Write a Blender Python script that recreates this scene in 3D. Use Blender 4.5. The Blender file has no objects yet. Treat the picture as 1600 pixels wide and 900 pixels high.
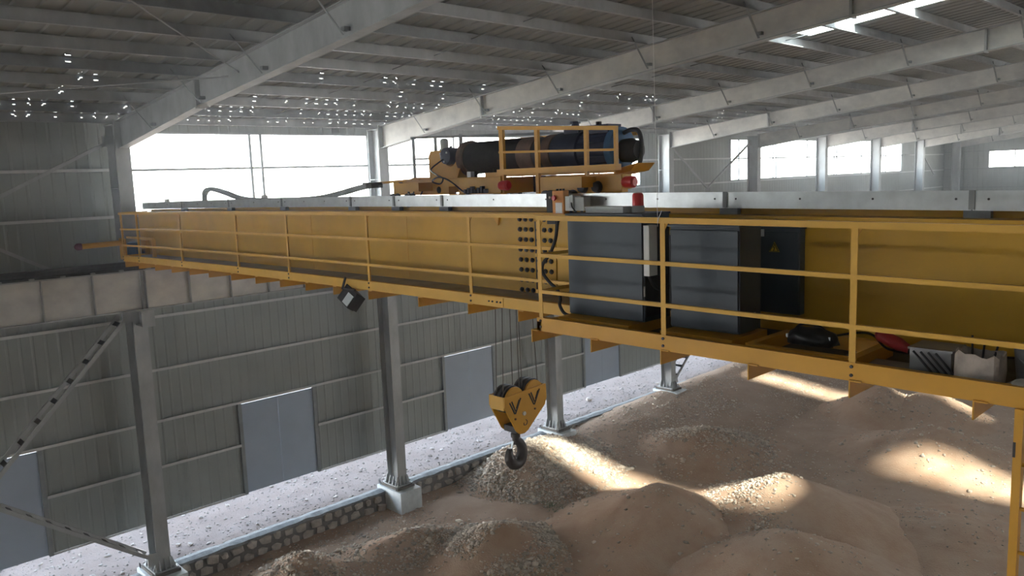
import bpy, bmesh, math, random
import numpy as np
from mathutils import Vector, Matrix, noise as mnoise

scene = bpy.context.scene
COL = scene.collection
PI = math.pi
rnd = random.Random(7)

# ------------------------------------------------------------------ camera
cam_d = bpy.data.cameras.new('camera'); cam = bpy.data.objects.new('camera', cam_d); COL.objects.link(cam)
cam_d.sensor_width = 36.0; cam_d.lens = 28.32; cam_d.clip_start = 0.05; cam_d.clip_end = 400
_r = Vector((0.69806333, 0.7150792, -0.03700444)); _u = Vector((-0.07123794, 0.12078022, 0.99011984)); _w = Vector((-0.7124835, 0.68853023, -0.13525301))
cam.matrix_world = Matrix(((_r.x, _u.x, -_w.x, 20.18126), (_r.y, _u.y, -_w.y, -6.65756), (_r.z, _u.z, -_w.z, 9.56842), (0, 0, 0, 1)))
scene.camera = cam

# ------------------------------------------------------------------ light and exposure
world = bpy.data.worlds.new('sky'); scene.world = world; world.use_nodes = True
wt = world.node_tree; bg = wt.nodes['Background']
tc = wt.nodes.new('ShaderNodeTexCoord'); sx_ = wt.nodes.new('ShaderNodeSeparateXYZ'); rp = wt.nodes.new('ShaderNodeValToRGB')
wt.links.new(tc.outputs['Generated'], sx_.inputs[0]); wt.links.new(sx_.outputs[2], rp.inputs[0]); wt.links.new(rp.outputs[0], bg.inputs[0])
el = rp.color_ramp.elements; el[0].position = 0.0; el[0].color = (1.0, 0.97, 0.93, 1); el[1].position = 1.0; el[1].color = (0.07, 0.13, 0.24, 1)
for p_, c_ in ((0.18, (0.86, 0.92, 0.98, 1)), (0.5, (0.34, 0.46, 0.60, 1))):
    e_ = el.new(p_); e_.color = c_
bg.inputs[1].default_value = 9.0
sun_d = bpy.data.lights.new('sun', 'SUN'); sun = bpy.data.objects.new('sun', sun_d); COL.objects.link(sun)
sun_d.energy = 42.0; sun_d.angle = math.radians(4.5); sun_d.color = (1.0, 0.96, 0.86)
sun.rotation_euler = Vector((-11.2, 2.15, -12.8)).to_track_quat('-Z', 'Y').to_euler()
scene.view_settings.view_transform = 'Standard'; scene.view_settings.look = 'None'
scene.view_settings.gamma = 1.0; scene.view_settings.use_curve_mapping = False
scene.view_settings.exposure = 0.6

# ------------------------------------------------------------------ materials
def mat(name, col, rough=0.6, metal=0.0, var=0.0, scale=3.0, stretch=None, bump=0.0, bscale=40.0, col2=None, emit=None, island=0.0):
    m = bpy.data.materials.new(name); m.use_nodes = True
    nt = m.node_tree; b = nt.nodes['Principled BSDF']
    b.inputs['Roughness'].default_value = rough; b.inputs['Metallic'].default_value = metal
    c = (*col, 1)
    b.inputs['Base Color'].default_value = c
    if var or col2:
        geo = nt.nodes.new('ShaderNodeNewGeometry'); mp = nt.nodes.new('ShaderNodeMapping')
        mp.inputs['Scale'].default_value = stretch or (1, 1, 1)
        nt.links.new(geo.outputs['Position'], mp.inputs['Vector'])
        n = nt.nodes.new('ShaderNodeTexNoise'); n.inputs['Scale'].default_value = scale; n.inputs['Detail'].default_value = 5; n.inputs['Roughness'].default_value = 0.62
        nt.links.new(mp.outputs[0], n.inputs['Vector'])
        ramp = nt.nodes.new('ShaderNodeValToRGB')
        ramp.color_ramp.elements[0].position = 0.32; ramp.color_ramp.elements[1].position = 0.68
        if col2 is None:
            ramp.color_ramp.elements[0].color = (*[x * (1 - var) for x in col], 1); ramp.color_ramp.elements[1].color = (*[min(1, x * (1 + var)) for x in col], 1)
        else:
            ramp.color_ramp.elements[0].color = c; ramp.color_ramp.elements[1].color = (*col2, 1)
        nt.links.new(n.outputs[0], ramp.inputs[0])
        out = ramp.outputs[0]
        if island:
            hs = nt.nodes.new('ShaderNodeHueSaturation'); mr = nt.nodes.new('ShaderNodeMapRange')
            mr.inputs[3].default_value = 1 - island; mr.inputs[4].default_value = 1 + island
            nt.links.new(geo.outputs['Random Per Island'], mr.inputs[0]); nt.links.new(mr.outputs[0], hs.inputs['Value']); nt.links.new(out, hs.inputs['Color'])
            out = hs.outputs[0]
        nt.links.new(out, b.inputs['Base Color'])
        if bump:
            n2 = nt.nodes.new('ShaderNodeTexNoise'); n2.inputs['Scale'].default_value = bscale; n2.inputs['Detail'].default_value = 4
            nt.links.new(geo.outputs['Position'], n2.inputs['Vector'])
            bp = nt.nodes.new('ShaderNodeBump'); bp.inputs['Strength'].default_value = bump; bp.inputs['Distance'].default_value = 0.02
            nt.links.new(n2.outputs[0], bp.inputs['Height']); nt.links.new(bp.outputs[0], b.inputs['Normal'])
    if emit:
        b.inputs['Emission Color'].default_value = (*emit[0], 1); b.inputs['Emission Strength'].default_value = emit[1]
    return m

M = {}
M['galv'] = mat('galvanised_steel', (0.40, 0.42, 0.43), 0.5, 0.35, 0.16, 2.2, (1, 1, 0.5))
M['galv_dark'] = mat('dull_galvanised_steel', (0.27, 0.29, 0.30), 0.55, 0.3, 0.15, 3.0)
M['girt'] = mat('pale_galvanised_girt', (0.60, 0.61, 0.60), 0.5, 0.1, 0.1, 3.0)
M['galv_bright'] = mat('bright_galvanised_steel', (0.62, 0.65, 0.67), 0.33, 0.8, 0.12, 5.0)
M['beam_steel'] = mat('blotchy_galvanised_web', (0.50, 0.50, 0.495), 0.55, 0.15, 0, 1.6, (1, 1, 1.4), col2=(0.70, 0.69, 0.66))
M['wall'] = mat('grey_wall_sheet', (0.31, 0.335, 0.325), 0.5, 0.1, 0.08, 0.7)
M['door'] = mat('blue_grey_sheet', (0.38, 0.45, 0.55), 0.5, 0.0, 0.05, 1.0)
M['yellow'] = mat('yellow_enamel', (0.70, 0.36, 0.03), 0.42, 0.0, 0.10, 1.3)
M['yellow_rail'] = mat('light_yellow_enamel', (0.74, 0.43, 0.06), 0.45, 0.0, 0.08, 3.0)
M['yellow_body'] = mat('amber_enamel', (0.66, 0.37, 0.02), 0.42, 0.0, 0.12, 0.9)
M['deck'] = mat('dusty_deck_plate', (0.30, 0.30, 0.31), 0.6, 0.3, 0.25, 3.0)
M['deck_dirty'] = mat('dirty_dark_deck', (0.075, 0.068, 0.062), 0.75, 0.1, 0.4, 5.0)
M['cabinet'] = mat('charcoal_cabinet_paint', (0.050, 0.066, 0.086), 0.42, 0.1, 0.10, 3.0)
M['black'] = mat('black_rubber', (0.016, 0.016, 0.018), 0.55)
M['dark'] = mat('dark_grimy_steel', (0.045, 0.045, 0.05), 0.5, 0.3, 0.3, 8.0)
M['navy'] = mat('navy_motor_paint', (0.025, 0.035, 0.075), 0.45, 0.1, 0.2, 6.0)
M['blue'] = mat('blue_paint', (0.05, 0.16, 0.34), 0.45, 0, 0.15, 6.0)
M['brown'] = mat('rusty_brown_steel', (0.17, 0.105, 0.075), 0.6, 0.2, 0.2, 8.0)
M['drum'] = mat('greased_drum_steel', (0.055, 0.053, 0.055), 0.45, 0.5, 0.2, 9.0)
M['red'] = mat('red_plastic', (0.80, 0.045, 0.045), 0.3)
M['red_cloth'] = mat('red_enamel_worn', (0.40, 0.03, 0.03), 0.5, 0, 0.25, 12.0)
M['orange'] = mat('orange_enamel', (0.75, 0.30, 0.06), 0.45)
M['white'] = mat('white_paint', (0.82, 0.83, 0.82), 0.5)
M['lightgrey'] = mat('light_grey_plastic', (0.62, 0.66, 0.67), 0.5, 0, 0.05, 6.0)
M['lens'] = mat('floodlight_glass', (0.75, 0.82, 0.86), 0.1, 0.0)
M['conc'] = mat('pale_blue_concrete', (0.58, 0.62, 0.635), 0.8, 0, 0.14, 4.0, bump=0.3, bscale=30)
M['cap'] = mat('weathered_mortar_cap', (0.19, 0.20, 0.205), 0.9, 0, 0.3, 6.0, bump=0.6, bscale=25)
M['floor'] = mat('red_brown_dirt', (0.38, 0.25, 0.165), 0.95, 0, 0, 1.1, bump=0.9, bscale=18, col2=(0.47, 0.34, 0.25))
M['mound'] = mat('reddish_fill', (0.40, 0.25, 0.16), 0.95, 0, 0, 1.4, bump=1.0, bscale=22, col2=(0.48, 0.345, 0.25))
M['strip'] = mat('pale_gravel_ground', (0.155, 0.112, 0.095), 0.95, 0, 0, 1.2, bump=1.0, bscale=20, col2=(0.20, 0.155, 0.136))
M['pebble'] = mat('grey_brown_gravel', (0.50, 0.43, 0.355), 0.9, 0, 0.15, 9, island=0.40)
M['pebble_pale'] = mat('pale_gravel', (0.28, 0.245, 0.22), 0.9, 0, 0.1, 9, island=0.35)
M['stone'] = mat('wall_stone', (0.40, 0.35, 0.30), 0.9, 0, 0.22, 5, bump=0.6, bscale=25)
M['mortar'] = mat('dark_mortar', (0.15, 0.135, 0.12), 0.95, 0, 0.2, 6)
M['rubber_purple'] = mat('maroon_rubber', (0.16, 0.05, 0.08), 0.6)
M['hook'] = mat('forged_hook_steel', (0.075, 0.07, 0.07), 0.42, 0.5, 0.2, 9)
M['rope'] = mat('steel_wire_rope', (0.16, 0.15, 0.14), 0.5, 0.5)
M['bag'] = mat('black_nylon', (0.012, 0.012, 0.014), 0.35)
M['carton'] = mat('torn_pale_sack_paper', (0.42, 0.37, 0.33), 0.85, 0, 0.22, 9)
M['rag'] = mat('dirty_white_rag', (0.45, 0.43, 0.38), 0.9, 0, 0.2, 10)
M['weed'] = mat('green_weed', (0.07, 0.12, 0.045), 0.7)
M['sign_yellow'] = mat('sign_yellow', (0.75, 0.52, 0.03), 0.5)

def roof_mat():
    m = bpy.data.materials.new('roof_sheet_underside'); m.use_nodes = True; nt = m.node_tree; N = nt.nodes; Lk = nt.links
    b = N['Principled BSDF']; b.inputs['Roughness'].default_value = 0.5; b.inputs['Metallic'].default_value = 0.15
    geo = N.new('ShaderNodeNewGeometry')
    n = N.new('ShaderNodeTexNoise'); n.inputs['Scale'].default_value = 0.8; n.inputs['Detail'].default_value = 4; Lk.new(geo.outputs['Position'], n.inputs['Vector'])
    r = N.new('ShaderNodeValToRGB'); r.color_ramp.elements[0].color = (0.24, 0.25, 0.235, 1); r.color_ramp.elements[1].color = (0.31, 0.315, 0.30, 1); Lk.new(n.outputs[0], r.inputs[0]); Lk.new(r.outputs[0], b.inputs['Base Color'])
    # screw-line gaps: small holes in the sheet close above the purlins near the eave
    sp = N.new('ShaderNodeSeparateXYZ'); Lk.new(geo.outputs['Position'], sp.inputs[0])
    def mth(op, a, v=None, w=None):
        q = N.new('ShaderNodeMath'); q.operation = op
        for i, x in enumerate((a, v, w)):
            if x is None: continue
            if isinstance(x, (int, float)): q.inputs[i].default_value = x
            else: Lk.new(x, q.inputs[i])
        return q.outputs[0]
    fx = mth('FRACT', mth('MULTIPLY', mth('ADD', sp.outputs[0], 1.28 * 4 - 0.80), 1 / 1.28))
    near = mth('LESS_THAN', fx, 0.011)
    cy = mth('MULTIPLY', sp.outputs[1], 3.6)
    wn = N.new('ShaderNodeTexWhiteNoise'); wn.noise_dimensions = '2D'
    cb = N.new('ShaderNodeCombineXYZ'); Lk.new(mth('FLOOR', cy), cb.inputs[0]); Lk.new(mth('FLOOR', mth('MULTIPLY', mth('ADD', sp.outputs[0], 1.28 * 4 - 0.80), 1 / 1.28)), cb.inputs[1])
    Lk.new(cb.outputs[0], wn.inputs['Vector'])
    fy = mth('FRACT', cy)
    inside = mth('LESS_THAN', mth('ABSOLUTE', mth('SUBTRACT', fy, 0.5)), mth('MULTIPLY', wn.outputs['Value'], 0.17))
    chance = mth('GREATER_THAN', wn.outputs['Value'], mth('ADD', mth('MULTIPLY', sp.outputs[0], 0.12), 0.33))
    hole = mth('MULTIPLY', mth('MULTIPLY', near, inside), chance)
    tr = N.new('ShaderNodeBsdfTransparent'); mx = N.new('ShaderNodeMixShader')
    Lk.new(hole, mx.inputs[0]); Lk.new(b.outputs[0], mx.inputs[1]); Lk.new(tr.outputs[0], mx.inputs[2])
    Lk.new(mx.outputs[0], N['Material Output'].inputs['Surface'])
    return m
M['roof'] = roof_mat()

def trans_mat(name, tint, other, fac, kind='ShaderNodeBsdfGlossy'):
    m = bpy.data.materials.new(name); m.use_nodes = True; nt = m.node_tree; N = nt.nodes
    N.remove(N['Principled BSDF'])
    tr = N.new('ShaderNodeBsdfTransparent'); tr.inputs[0].default_value = (*tint, 1)
    g = N.new(kind); g.inputs[0].default_value = (*other, 1)
    if kind == 'ShaderNodeBsdfGlossy': g.inputs['Roughness'].default_value = 0.05
    mx = N.new('ShaderNodeMixShader'); mx.inputs[0].default_value = fac
    nt.links.new(tr.outputs[0], mx.inputs[1]); nt.links.new(g.outputs[0], mx.inputs[2]); nt.links.new(mx.outputs[0], N['Material Output'].inputs['Surface'])
    return m
M['glass'] = trans_mat('window_glass', (0.96, 0.98, 0.98), (1, 1, 1), 0.05)
M['skylight'] = trans_mat('translucent_skylight_sheet', (0.90, 0.93, 0.90), (0.75, 0.78, 0.74), 0.45, 'ShaderNodeBsdfTranslucent')

# ------------------------------------------------------------------ geometry helpers
def camber(x):
    return -0.0006 * (x - 10.0) ** 2

class MB:
    def __init__(s): s.v = []; s.f = []
    def add(s, vs, fs):
        o = len(s.v); s.v += [tuple(q) for q in vs]; s.f += [tuple(i + o for i in q) for q in fs]; return s
    def box(s, x0, x1, y0, y1, z0, z1, nx=1):
        prof = [(y0, z0), (y1, z0), (y1, z1), (y0, z1)]
        return s.beamx(x0, x1, prof, nx)
    def beamx(s, x0, x1, prof, nx=1):
        n = len(prof); vs = []; fs = []
        for i in range(nx + 1):
            x = x0 + (x1 - x0) * i / nx
            vs += [(x, y, z) for y, z in prof]
        for i in range(nx):
            for j in range(n):
                a = i * n + j; b = i * n + (j + 1) % n
                fs.append((a, b, b + n, a + n))
        fs.append(tuple(range(n))[::-1]); fs.append(tuple(range(nx * n, nx * n + n)))
        return s.add(vs, fs)
    def beamy(s, y0, y1, prof, ny=1):      # prof = (x, z)
        n = len(prof); vs = []; fs = []
        for i in range(ny + 1):
            y = y0 + (y1 - y0) * i / ny
            vs += [(x, y, z) for x, z in prof]
        for i in range(ny):
            for j in range(n):
                a = i * n + j; b = i * n + (j + 1) % n
                fs.append((a, a + n, b + n, b))
        fs.append(tuple(range(n))); fs.append(tuple(range(ny * n, ny * n + n))[::-1])
        return s.add(vs, fs)
    def beamz(s, z0, z1, prof):            # prof = (x, y)
        n = len(prof); vs = [(x, y, z0) for x, y in prof] + [(x, y, z1) for x, y in prof]
        fs = [(j, (j + 1) % n, n + (j + 1) % n, n + j) for j in range(n)]
        fs.append(tuple(range(n))[::-1]); fs.append(tuple(range(n, 2 * n)))
        return s.add(vs, fs)
    def bar(s, p, q, w, h, up=(0, 0, 1)):
        p = Vector(p); q = Vector(q); d = (q - p).normalized(); up = Vector(up)
        a = d.cross(up)
        if a.length < 1e-4: a = d.cross(Vector((1, 0, 0)))
        a.normalize(); b = a.cross(d).normalized()
        vs = []
        for c in (p, q):
            for i, j in ((-1, -1), (1, -1), (1, 1), (-1, 1)): vs.append(c + a * (i * w / 2) + b * (j * h / 2))
        return s.add(vs, [(0, 1, 2, 3), (7, 6, 5, 4), (0, 4, 5, 1), (1, 5, 6, 2), (2, 6, 7, 3), (3, 7, 4, 0)])
    def cyl(s, p, q, r, r2=None, n=12):
        p = Vector(p); q = Vector(q); d = (q - p).normalized(); r2 = r if r2 is None else r2
        a = d.orthogonal().normalized(); b = d.cross(a)
        vs = []
        for c, rr in ((p, r), (q, r2)):
            for i in range(n):
                t = 2 * PI * i / n; vs.append(c + a * (rr * math.cos(t)) + b * (rr * math.sin(t)))
        fs = [(i, (i + 1) % n, n + (i + 1) % n, n + i) for i in range(n)]
        fs.append(tuple(range(n))[::-1]); fs.append(tuple(range(n, 2 * n)))
        return s.add(vs, fs)
    def lathe(s, p, q, prof, n=24):        # prof = (t along 0..len, radius)
        p = Vector(p); q = Vector(q); d = (q - p).normalized(); a = d.orthogonal().normalized(); b = d.cross(a)
        vs = []; fs = []
        for t, rr in prof:
            for i in range(n):
                k = 2 * PI * i / n; vs.append(p + d * t + a * (rr * math.cos(k)) + b * (rr * math.sin(k)))
        for j in range(len(prof) - 1):
            for i in range(n):
                fs.append((j * n + i, j * n + (i + 1) % n, (j + 1) * n + (i + 1) % n, (j + 1) * n + i))
        fs.append(tuple(range(n))[::-1]); m_ = (len(prof) - 1) * n; fs.append(tuple(range(m_, m_ + n)))
        return s.add(vs, fs)
    def tube(s, pts, r, n=8):
        pts = [Vector(p) for p in pts]; rs = r if isinstance(r, (list, tuple)) else [r] * len(pts)
        vs = []; fs = []; a = None
        for i, p in enumerate(pts):
            d = (pts[min(i + 1, len(pts) - 1)] - pts[max(i - 1, 0)]).normalized()
            if a is None: a = d.orthogonal().normalized()
            a = (a - d * a.dot(d)).normalized(); b = d.cross(a)
            for k in range(n):
                t = 2 * PI * k / n; vs.append(p + a * (rs[i] * math.cos(t)) + b * (rs[i] * math.sin(t)))
        for i in range(len(pts) - 1):
            for k in range(n):
                fs.append((i * n + k, i * n + (k + 1) % n, (i + 1) * n + (k + 1) % n, (i + 1) * n + k))
        fs.append(tuple(range(n))[::-1]); m_ = (len(pts) - 1) * n; fs.append(tuple(range(m_, m_ + n)))
        return s.add(vs, fs)
    def sphere(s, c, rx, ry, rz, n=12, m=8):
        c = Vector(c); vs = [c + Vector((0, 0, -rz))]; fs = []
        for j in range(1, m):
            t = PI * j / m - PI / 2
            for i in range(n):
                k = 2 * PI * i / n; vs.append(c + Vector((rx * math.cos(t) * math.cos(k), ry * math.cos(t) * math.sin(k), rz * math.sin(t))))
        vs.append(c + Vector((0, 0, rz)))
        for i in range(n): fs.append((0, 1 + (i + 1) % n, 1 + i))
        for j in range(m - 2):
            for i in range(n):
                a = 1 + j * n + i; b = 1 + j * n + (i + 1) % n; fs.append((a, b, b + n, a + n))
        o = 1 + (m - 2) * n
        for i in range(n): fs.append((o + i, o + (i + 1) % n, len(vs) - 1))
        return s.add(vs, fs)
    def build(s, name, m, parent=None, cam_=False, bevel=0.0, smooth=False):
        L = wloc(parent) if parent else Vector((0, 0, 0))
        vs = [(x - L.x, y - L.y, z - L.z + (camber(x) if cam_ else 0)) for x, y, z in s.v]
        me = bpy.data.meshes.new(name); me.from_pydata(vs, [], s.f); me.update()
        bm = bmesh.new(); bm.from_mesh(me); bmesh.ops.recalc_face_normals(bm, faces=bm.faces); bm.to_mesh(me); bm.free()
        if smooth:
            for p in me.polygons: p.use_smooth = True
            try: me.set_sharp_from_angle(angle=math.radians(38))
            except Exception: pass
        me.materials.append(M[m] if isinstance(m, str) else m)
        o = bpy.data.objects.new(name, me); COL.objects.link(o)
        if parent: o.parent = parent
        if bevel:
            b = o.modifiers.new('bevel', 'BEVEL'); b.width = bevel; b.segments = 2; b.limit_method = 'ANGLE'
        return o

def wloc(o):
    L = Vector((0, 0, 0))
    while o is not None: L += o.location; o = o.parent
    return L
def tag(o, label=None, cat=None, group=None, kind=None):
    if label: o['label'] = label
    if cat: o['category'] = cat
    if group: o['group'] = group
    if kind: o['kind'] = kind
    return o
def thing(name, loc, label, cat, group=None):
    o = bpy.data.objects.new(name, None); COL.objects.link(o); o.location = loc; o.empty_display_size = 0.2
    return tag(o, label, cat, group)
def setting(name, loc=(0, 0, 0)):
    o = bpy.data.objects.new(name, None); COL.objects.link(o); o.location = loc
    o['kind'] = 'structure'; return o
def copy_tree(o, parent=None, offset=None):
    c = o.copy(); COL.objects.link(c)
    if parent: c.parent = parent
    if offset is not None: c.location = Vector(o.location) + Vector(offset)
    for ch in list(o.children): copy_tree(ch, c)
    return c
def inst(name, me, parent, loc=(0, 0, 0), rot=None, scale=None):
    o = bpy.data.objects.new(name, me); COL.objects.link(o); o.parent = parent; o.location = loc
    if rot: o.rotation_euler = rot
    if scale: o.scale = scale
    return o
def mesh_of(mb, name, m, smooth=False):
    o = mb.build(name, m, None, smooth=smooth); me = o.data; bpy.data.objects.remove(o); return me

BAY = 7.5
def cy(i): return 0.30 + BAY * i
XW = -1.456           # inner face of the left wall
RZ, RK = 11.27, 0.10  # top of rafters: z = RZ + RK * x

# ================================================================== SETTING: wall on the left
wall = setting('wall_left')
def sheet_profile(w, ribs):
    pts = [(0, 0.0)]
    for i in range(ribs):
        c = w * (i + 0.5) / ribs
        pts += [(c - 0.040, 0.0), (c - 0.016, 0.012), (c + 0.016, 0.012), (c + 0.040, 0.0)]
    pts.append((w, 0.0)); return pts
def sheet_mesh(name, w, h, ribs, m='wall'):
    pr = sheet_profile(w + 0.012, ribs); mb = MB(); vs = []; fs = []; n = len(pr)
    for z in (0, h):
        for y, x in pr: vs.append((x, y - 0.006, z))
        for y, x in pr: vs.append((-0.012, y - 0.006, z))
    for i in range(n - 1):
        fs.append((i, i + 1, 2 * n + i + 1, 2 * n + i)); fs.append((n + i, 3 * n + i, 3 * n + i + 1, n + i + 1))
    mb.add(vs, fs); return mesh_of(mb, name, m)
Z_BOT, Z_SILL, Z_HEAD, Z_EAVE, Z_DOOR = 0.80, 9.02, 11.09, 11.42, 3.46
segs = []
for k in range(-4, 8):
    a, b = 3.2 + BAY * k, 5.6 + BAY * k
    if True:
        for j in range(6):
            y0 = b - BAY + 5.1 / 6 * j; segs.append((y0, 5.1 / 6, False))
    for j in range(3): segs.append((a + 0.8 * j, 0.8, True))
for j in range(6): segs.append((5.6 + BAY * 7 + 5.1 / 6 * j, 5.1 / 6, False))
meshes = {}
def solid_bay(y): return -11.0 < y < 0.3 or 22.6 < y < 30.0 or y > 52.4
for y0, w, door in segs:
    if y0 > 61.0 or y0 < -26: continue
    zb = Z_DOOR if door else Z_BOT
    spans = [(zb, Z_EAVE)] if solid_bay(y0 + w / 2) else [(zb, Z_SILL), (Z_HEAD, Z_EAVE)]
    for z0, z1 in spans:
        key = (round(w, 3), round(z1 - z0, 3))
        if key not in meshes: meshes[key] = sheet_mesh('cladding_sheet', w, z1 - z0, 3 if w > .82 else 3)
        inst('cladding_sheet', meshes[key], wall, (XW, y0, z0))
# girts (C sections) on the wall, with gaps at the doors for the low ones
def girt(y0, y1, z, d=0.12, h=0.07):
    MB().beamy(y0, y1, [(XW + 0.026, z), (XW + d, z), (XW + d, z + h), (XW + d - 0.012, z + h), (XW + d - 0.012, z + 0.012), (XW + 0.026, z + 0.012)]).build('girt', 'girt', wall)
for z in (Z_DOOR + 0.02, 4.86, 6.27, 7.66): girt(-26, 60.5, z)
girt(-26, 60.5, Z_SILL - 0.09)
for k in range(-2, 8):
    a = max(5.6 + BAY * k + 0.05, -9.4); b = 3.2 + BAY * (k + 1) - 0.05
    girt(a, b, 2.23); girt(a, b, Z_BOT - 0.02, 0.10, 0.05)
for y0, y1 in ((-11, 0.6), (22.4, 29.7), (52.4, 60.4)): girt(y0, y1, 10.1)
MB().beamy(-26, 61, [(XW - .02, Z_EAVE - .02), (XW + .20, Z_EAVE - .02), (XW + .20, Z_EAVE + .10), (XW - .02, Z_EAVE + .10)]).build('eave_strut', 'galv_dark', wall)
# doors of blue-grey sheet, one in every bay
dn = 0
for k in range(-1, 8):
    dn += 1
    d = setting('door_%d' % dn, (XW, 3.2 + BAY * k, Z_BOT - 0.02))
    for j in range(2):
        mb = MB(); mb.box(XW - .01, XW + .03, 3.2 + BAY * k + .05 + j * 1.155, 3.2 + BAY * k + .05 + j * 1.155 + 1.145, Z_BOT, Z_DOOR - .02)
        mb.build('door_leaf', 'door', d)
    for y in (3.2, 5.6):
        MB().box(XW, XW + .09, y + BAY * k - .05, y + BAY * k + .05, Z_BOT - .03, Z_DOOR + .02).build('door_jamb', 'galv_dark', d)

# ribbon windows between the frames
wn_ = 0
for lo, hi in ((-26.0, -10.8), (0.65, 22.3), (29.8, 52.3)):
    ys = [lo] + [y for k in range(-4, 8) for y in (0.62 + BAY * k, 4.17 + BAY * k, 4.5 + BAY * k) if lo + .3 < y < hi - .3] + [hi]
    for y0, y1 in zip(ys[:-1], ys[1:]):
        wn_ += 1
        wdw = setting('window_%d' % wn_, (XW, (y0 + y1) / 2, Z_SILL))
        zm = 10.12
        fr = MB()
        fr.box(XW - .03, XW + .04, y0, y0 + .035, Z_SILL, Z_HEAD).box(XW - .03, XW + .04, y1 - .035, y1, Z_SILL, Z_HEAD)
        fr.box(XW - .03, XW + .04, y0, y1, Z_SILL, Z_SILL + .045).box(XW - .03, XW + .04, y0, y1, Z_HEAD - .045, Z_HEAD)
        fr.build('window_frame', 'galv', wdw)
        MB().box(XW - .02, XW + .03, y0, y1, zm - .03, zm + .03).build('transom', 'galv', wdw)
        for z0, z1 in ((Z_SILL + .045, zm - .022), (zm + .022, Z_HEAD - .045)):
            MB().box(XW - .004, XW + .004, y0 + .035, y1 - .035, z0, z1).build('pane', 'glass', wdw)

# ================================================================== SETTING: gable wall at the far end, other walls
GY = 61.0
gable = setting('wall_back')
def flat_sheets(parent, along, c0, c1, fixed, z0f, z1f, step=1.0, holes=()):
    # ribbed sheets, vertical ribs; along = 'X' or 'Y'
    n = int(math.ceil((c1 - c0) / step))
    for i in range(n):
        a, b = c0 + i * step, min(c1, c0 + (i + 1) * step)
        ranges = [(z0f, z1f((a + b) / 2))]
        for h0, h1, hz0, hz1 in holes:
            if a >= h0 - 1e-3 and b <= h1 + 1e-3: ranges = [(z0f, hz0), (hz1, z1f((a + b) / 2))]
        for z0, z1 in ranges:
            mb = MB()
            for j in range(3):
                r0 = a + (b - a) * j / 3
                p = [r0 - .008, r0 + (b - a) / 3 - .05, r0 + (b - a) / 3 - .03, r0 + (b - a) / 3 - .002]
                pr = [(p[0], 0), (p[1], 0), (p[2], -.022), (p[3], -.022), (p[3], .012), (p[0], .012)]
                if along == 'X': mb.beamz(z0, z1, [(q, fixed + e) for q, e in pr])
                else: mb.beamz(z0, z1, [(fixed + e, q) for q, e in pr])
            mb.build('cladding_sheet', 'wall', parent)
RIDGE = 24.0
def roofz(x): return RZ + RK * x if x <= RIDGE else RZ + RK * (2 * RIDGE - x)
flat_sheets(gable, 'X', -2.4, 48.6, GY, -0.2, lambda x: roofz(x) + .15, 1.0, holes=((1.6, 13.6, 9.02, 10.25),))
for z in (5.0, 7.6, 8.98, 10.28): MB().box(-1.4, 48.6, GY - .11, GY - .03, z - .05, z + .02).build('girt', 'galv_dark', gable)
for k in range(7):
    wn_ += 1
    x0, x1 = 1.6 + k * 12 / 7, 1.6 + (k + 1) * 12 / 7
    wdw = setting('window_%d' % wn_, ((x0 + x1) / 2, GY, 9.02))
    MB().box(x0, x0 + .03, GY - .04, GY + .03, 9.02, 10.25).box(x1 - .03, x1, GY - .04, GY + .03, 9.02, 10.25).box(x0, x1, GY - .04, GY + .03, 9.02, 9.06).box(x0, x1, GY - .04, GY + .03, 10.21, 10.25).build('window_frame', 'galv', wdw)
    MB().box(x0 + .03, x1 - .03, GY - .004, GY + .004, 9.06, 10.21).build('pane', 'glass', wdw)
wr = setting('wall_right')
MB().box(49.0, 49.1, -26, GY, -0.8, 9.0).build('cladding_sheet', 'wall', wr)
MB().box(49.0, 49.1, -26, 15, 9.0, 11.0).build('cladding_sheet', 'wall', wr)
MB().box(49.0, 49.1, -26, GY, 11.0, 11.5).build('cladding_sheet', 'wall', wr)

wf = setting('wall_front')
MB().box(-1.5, 49.0, -26.1, -26.0, -.2, 13.8).build('cladding_sheet', 'wall', wf)

# ================================================================== SETTING: roof
roof = setting('ceiling')
def roof_sheet_mesh(name, x0, x1, m, right=False):
    mb = MB(); pr = []
    for j in range(3):
        c = (j + .5) / 3
        pr += [(c - .16, 0), (c - .045, 0), (c - .03, .035), (c + .03, .035), (c + .045, 0)]
    pr = [(0.0, 0)] + [p for p in pr if p[0] > 0.005] + [(1.0, 0)]
    n = len(pr); vs = []; fs = []
    for x in (x0, x1):
        zz = RK * (x if not right else 2 * RIDGE - x)
        for y, e in pr: vs.append((x, y, zz + e))
    for i in range(n - 1): fs.append((i, i + 1, n + i + 1, n + i))
    mb.add(vs, fs); return mesh_of(mb, name, m)
RS = RZ + 0.215
ms_full = roof_sheet_mesh('roof_sheet', -1.75, RIDGE, 'roof'); ms_right = roof_sheet_mesh('roof_sheet', RIDGE, 49.4, 'roof', True)
SKY = {11: (11.2, 21.0), 18: (22.8, 24.0), 25: (12.4, 23.0), -17: (11.2, 21.0)}  # the row behind the camera is added, unseen, for bounce light
SKYR = {18: (24.0, 36.0), -17: (26.0, 38.0), 32: (26.0, 38.0), 39: (26.0, 38.0), 46: (26.0, 38.0)}  # rows without a visible sun patch are added, unseen, for bounce light
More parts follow.
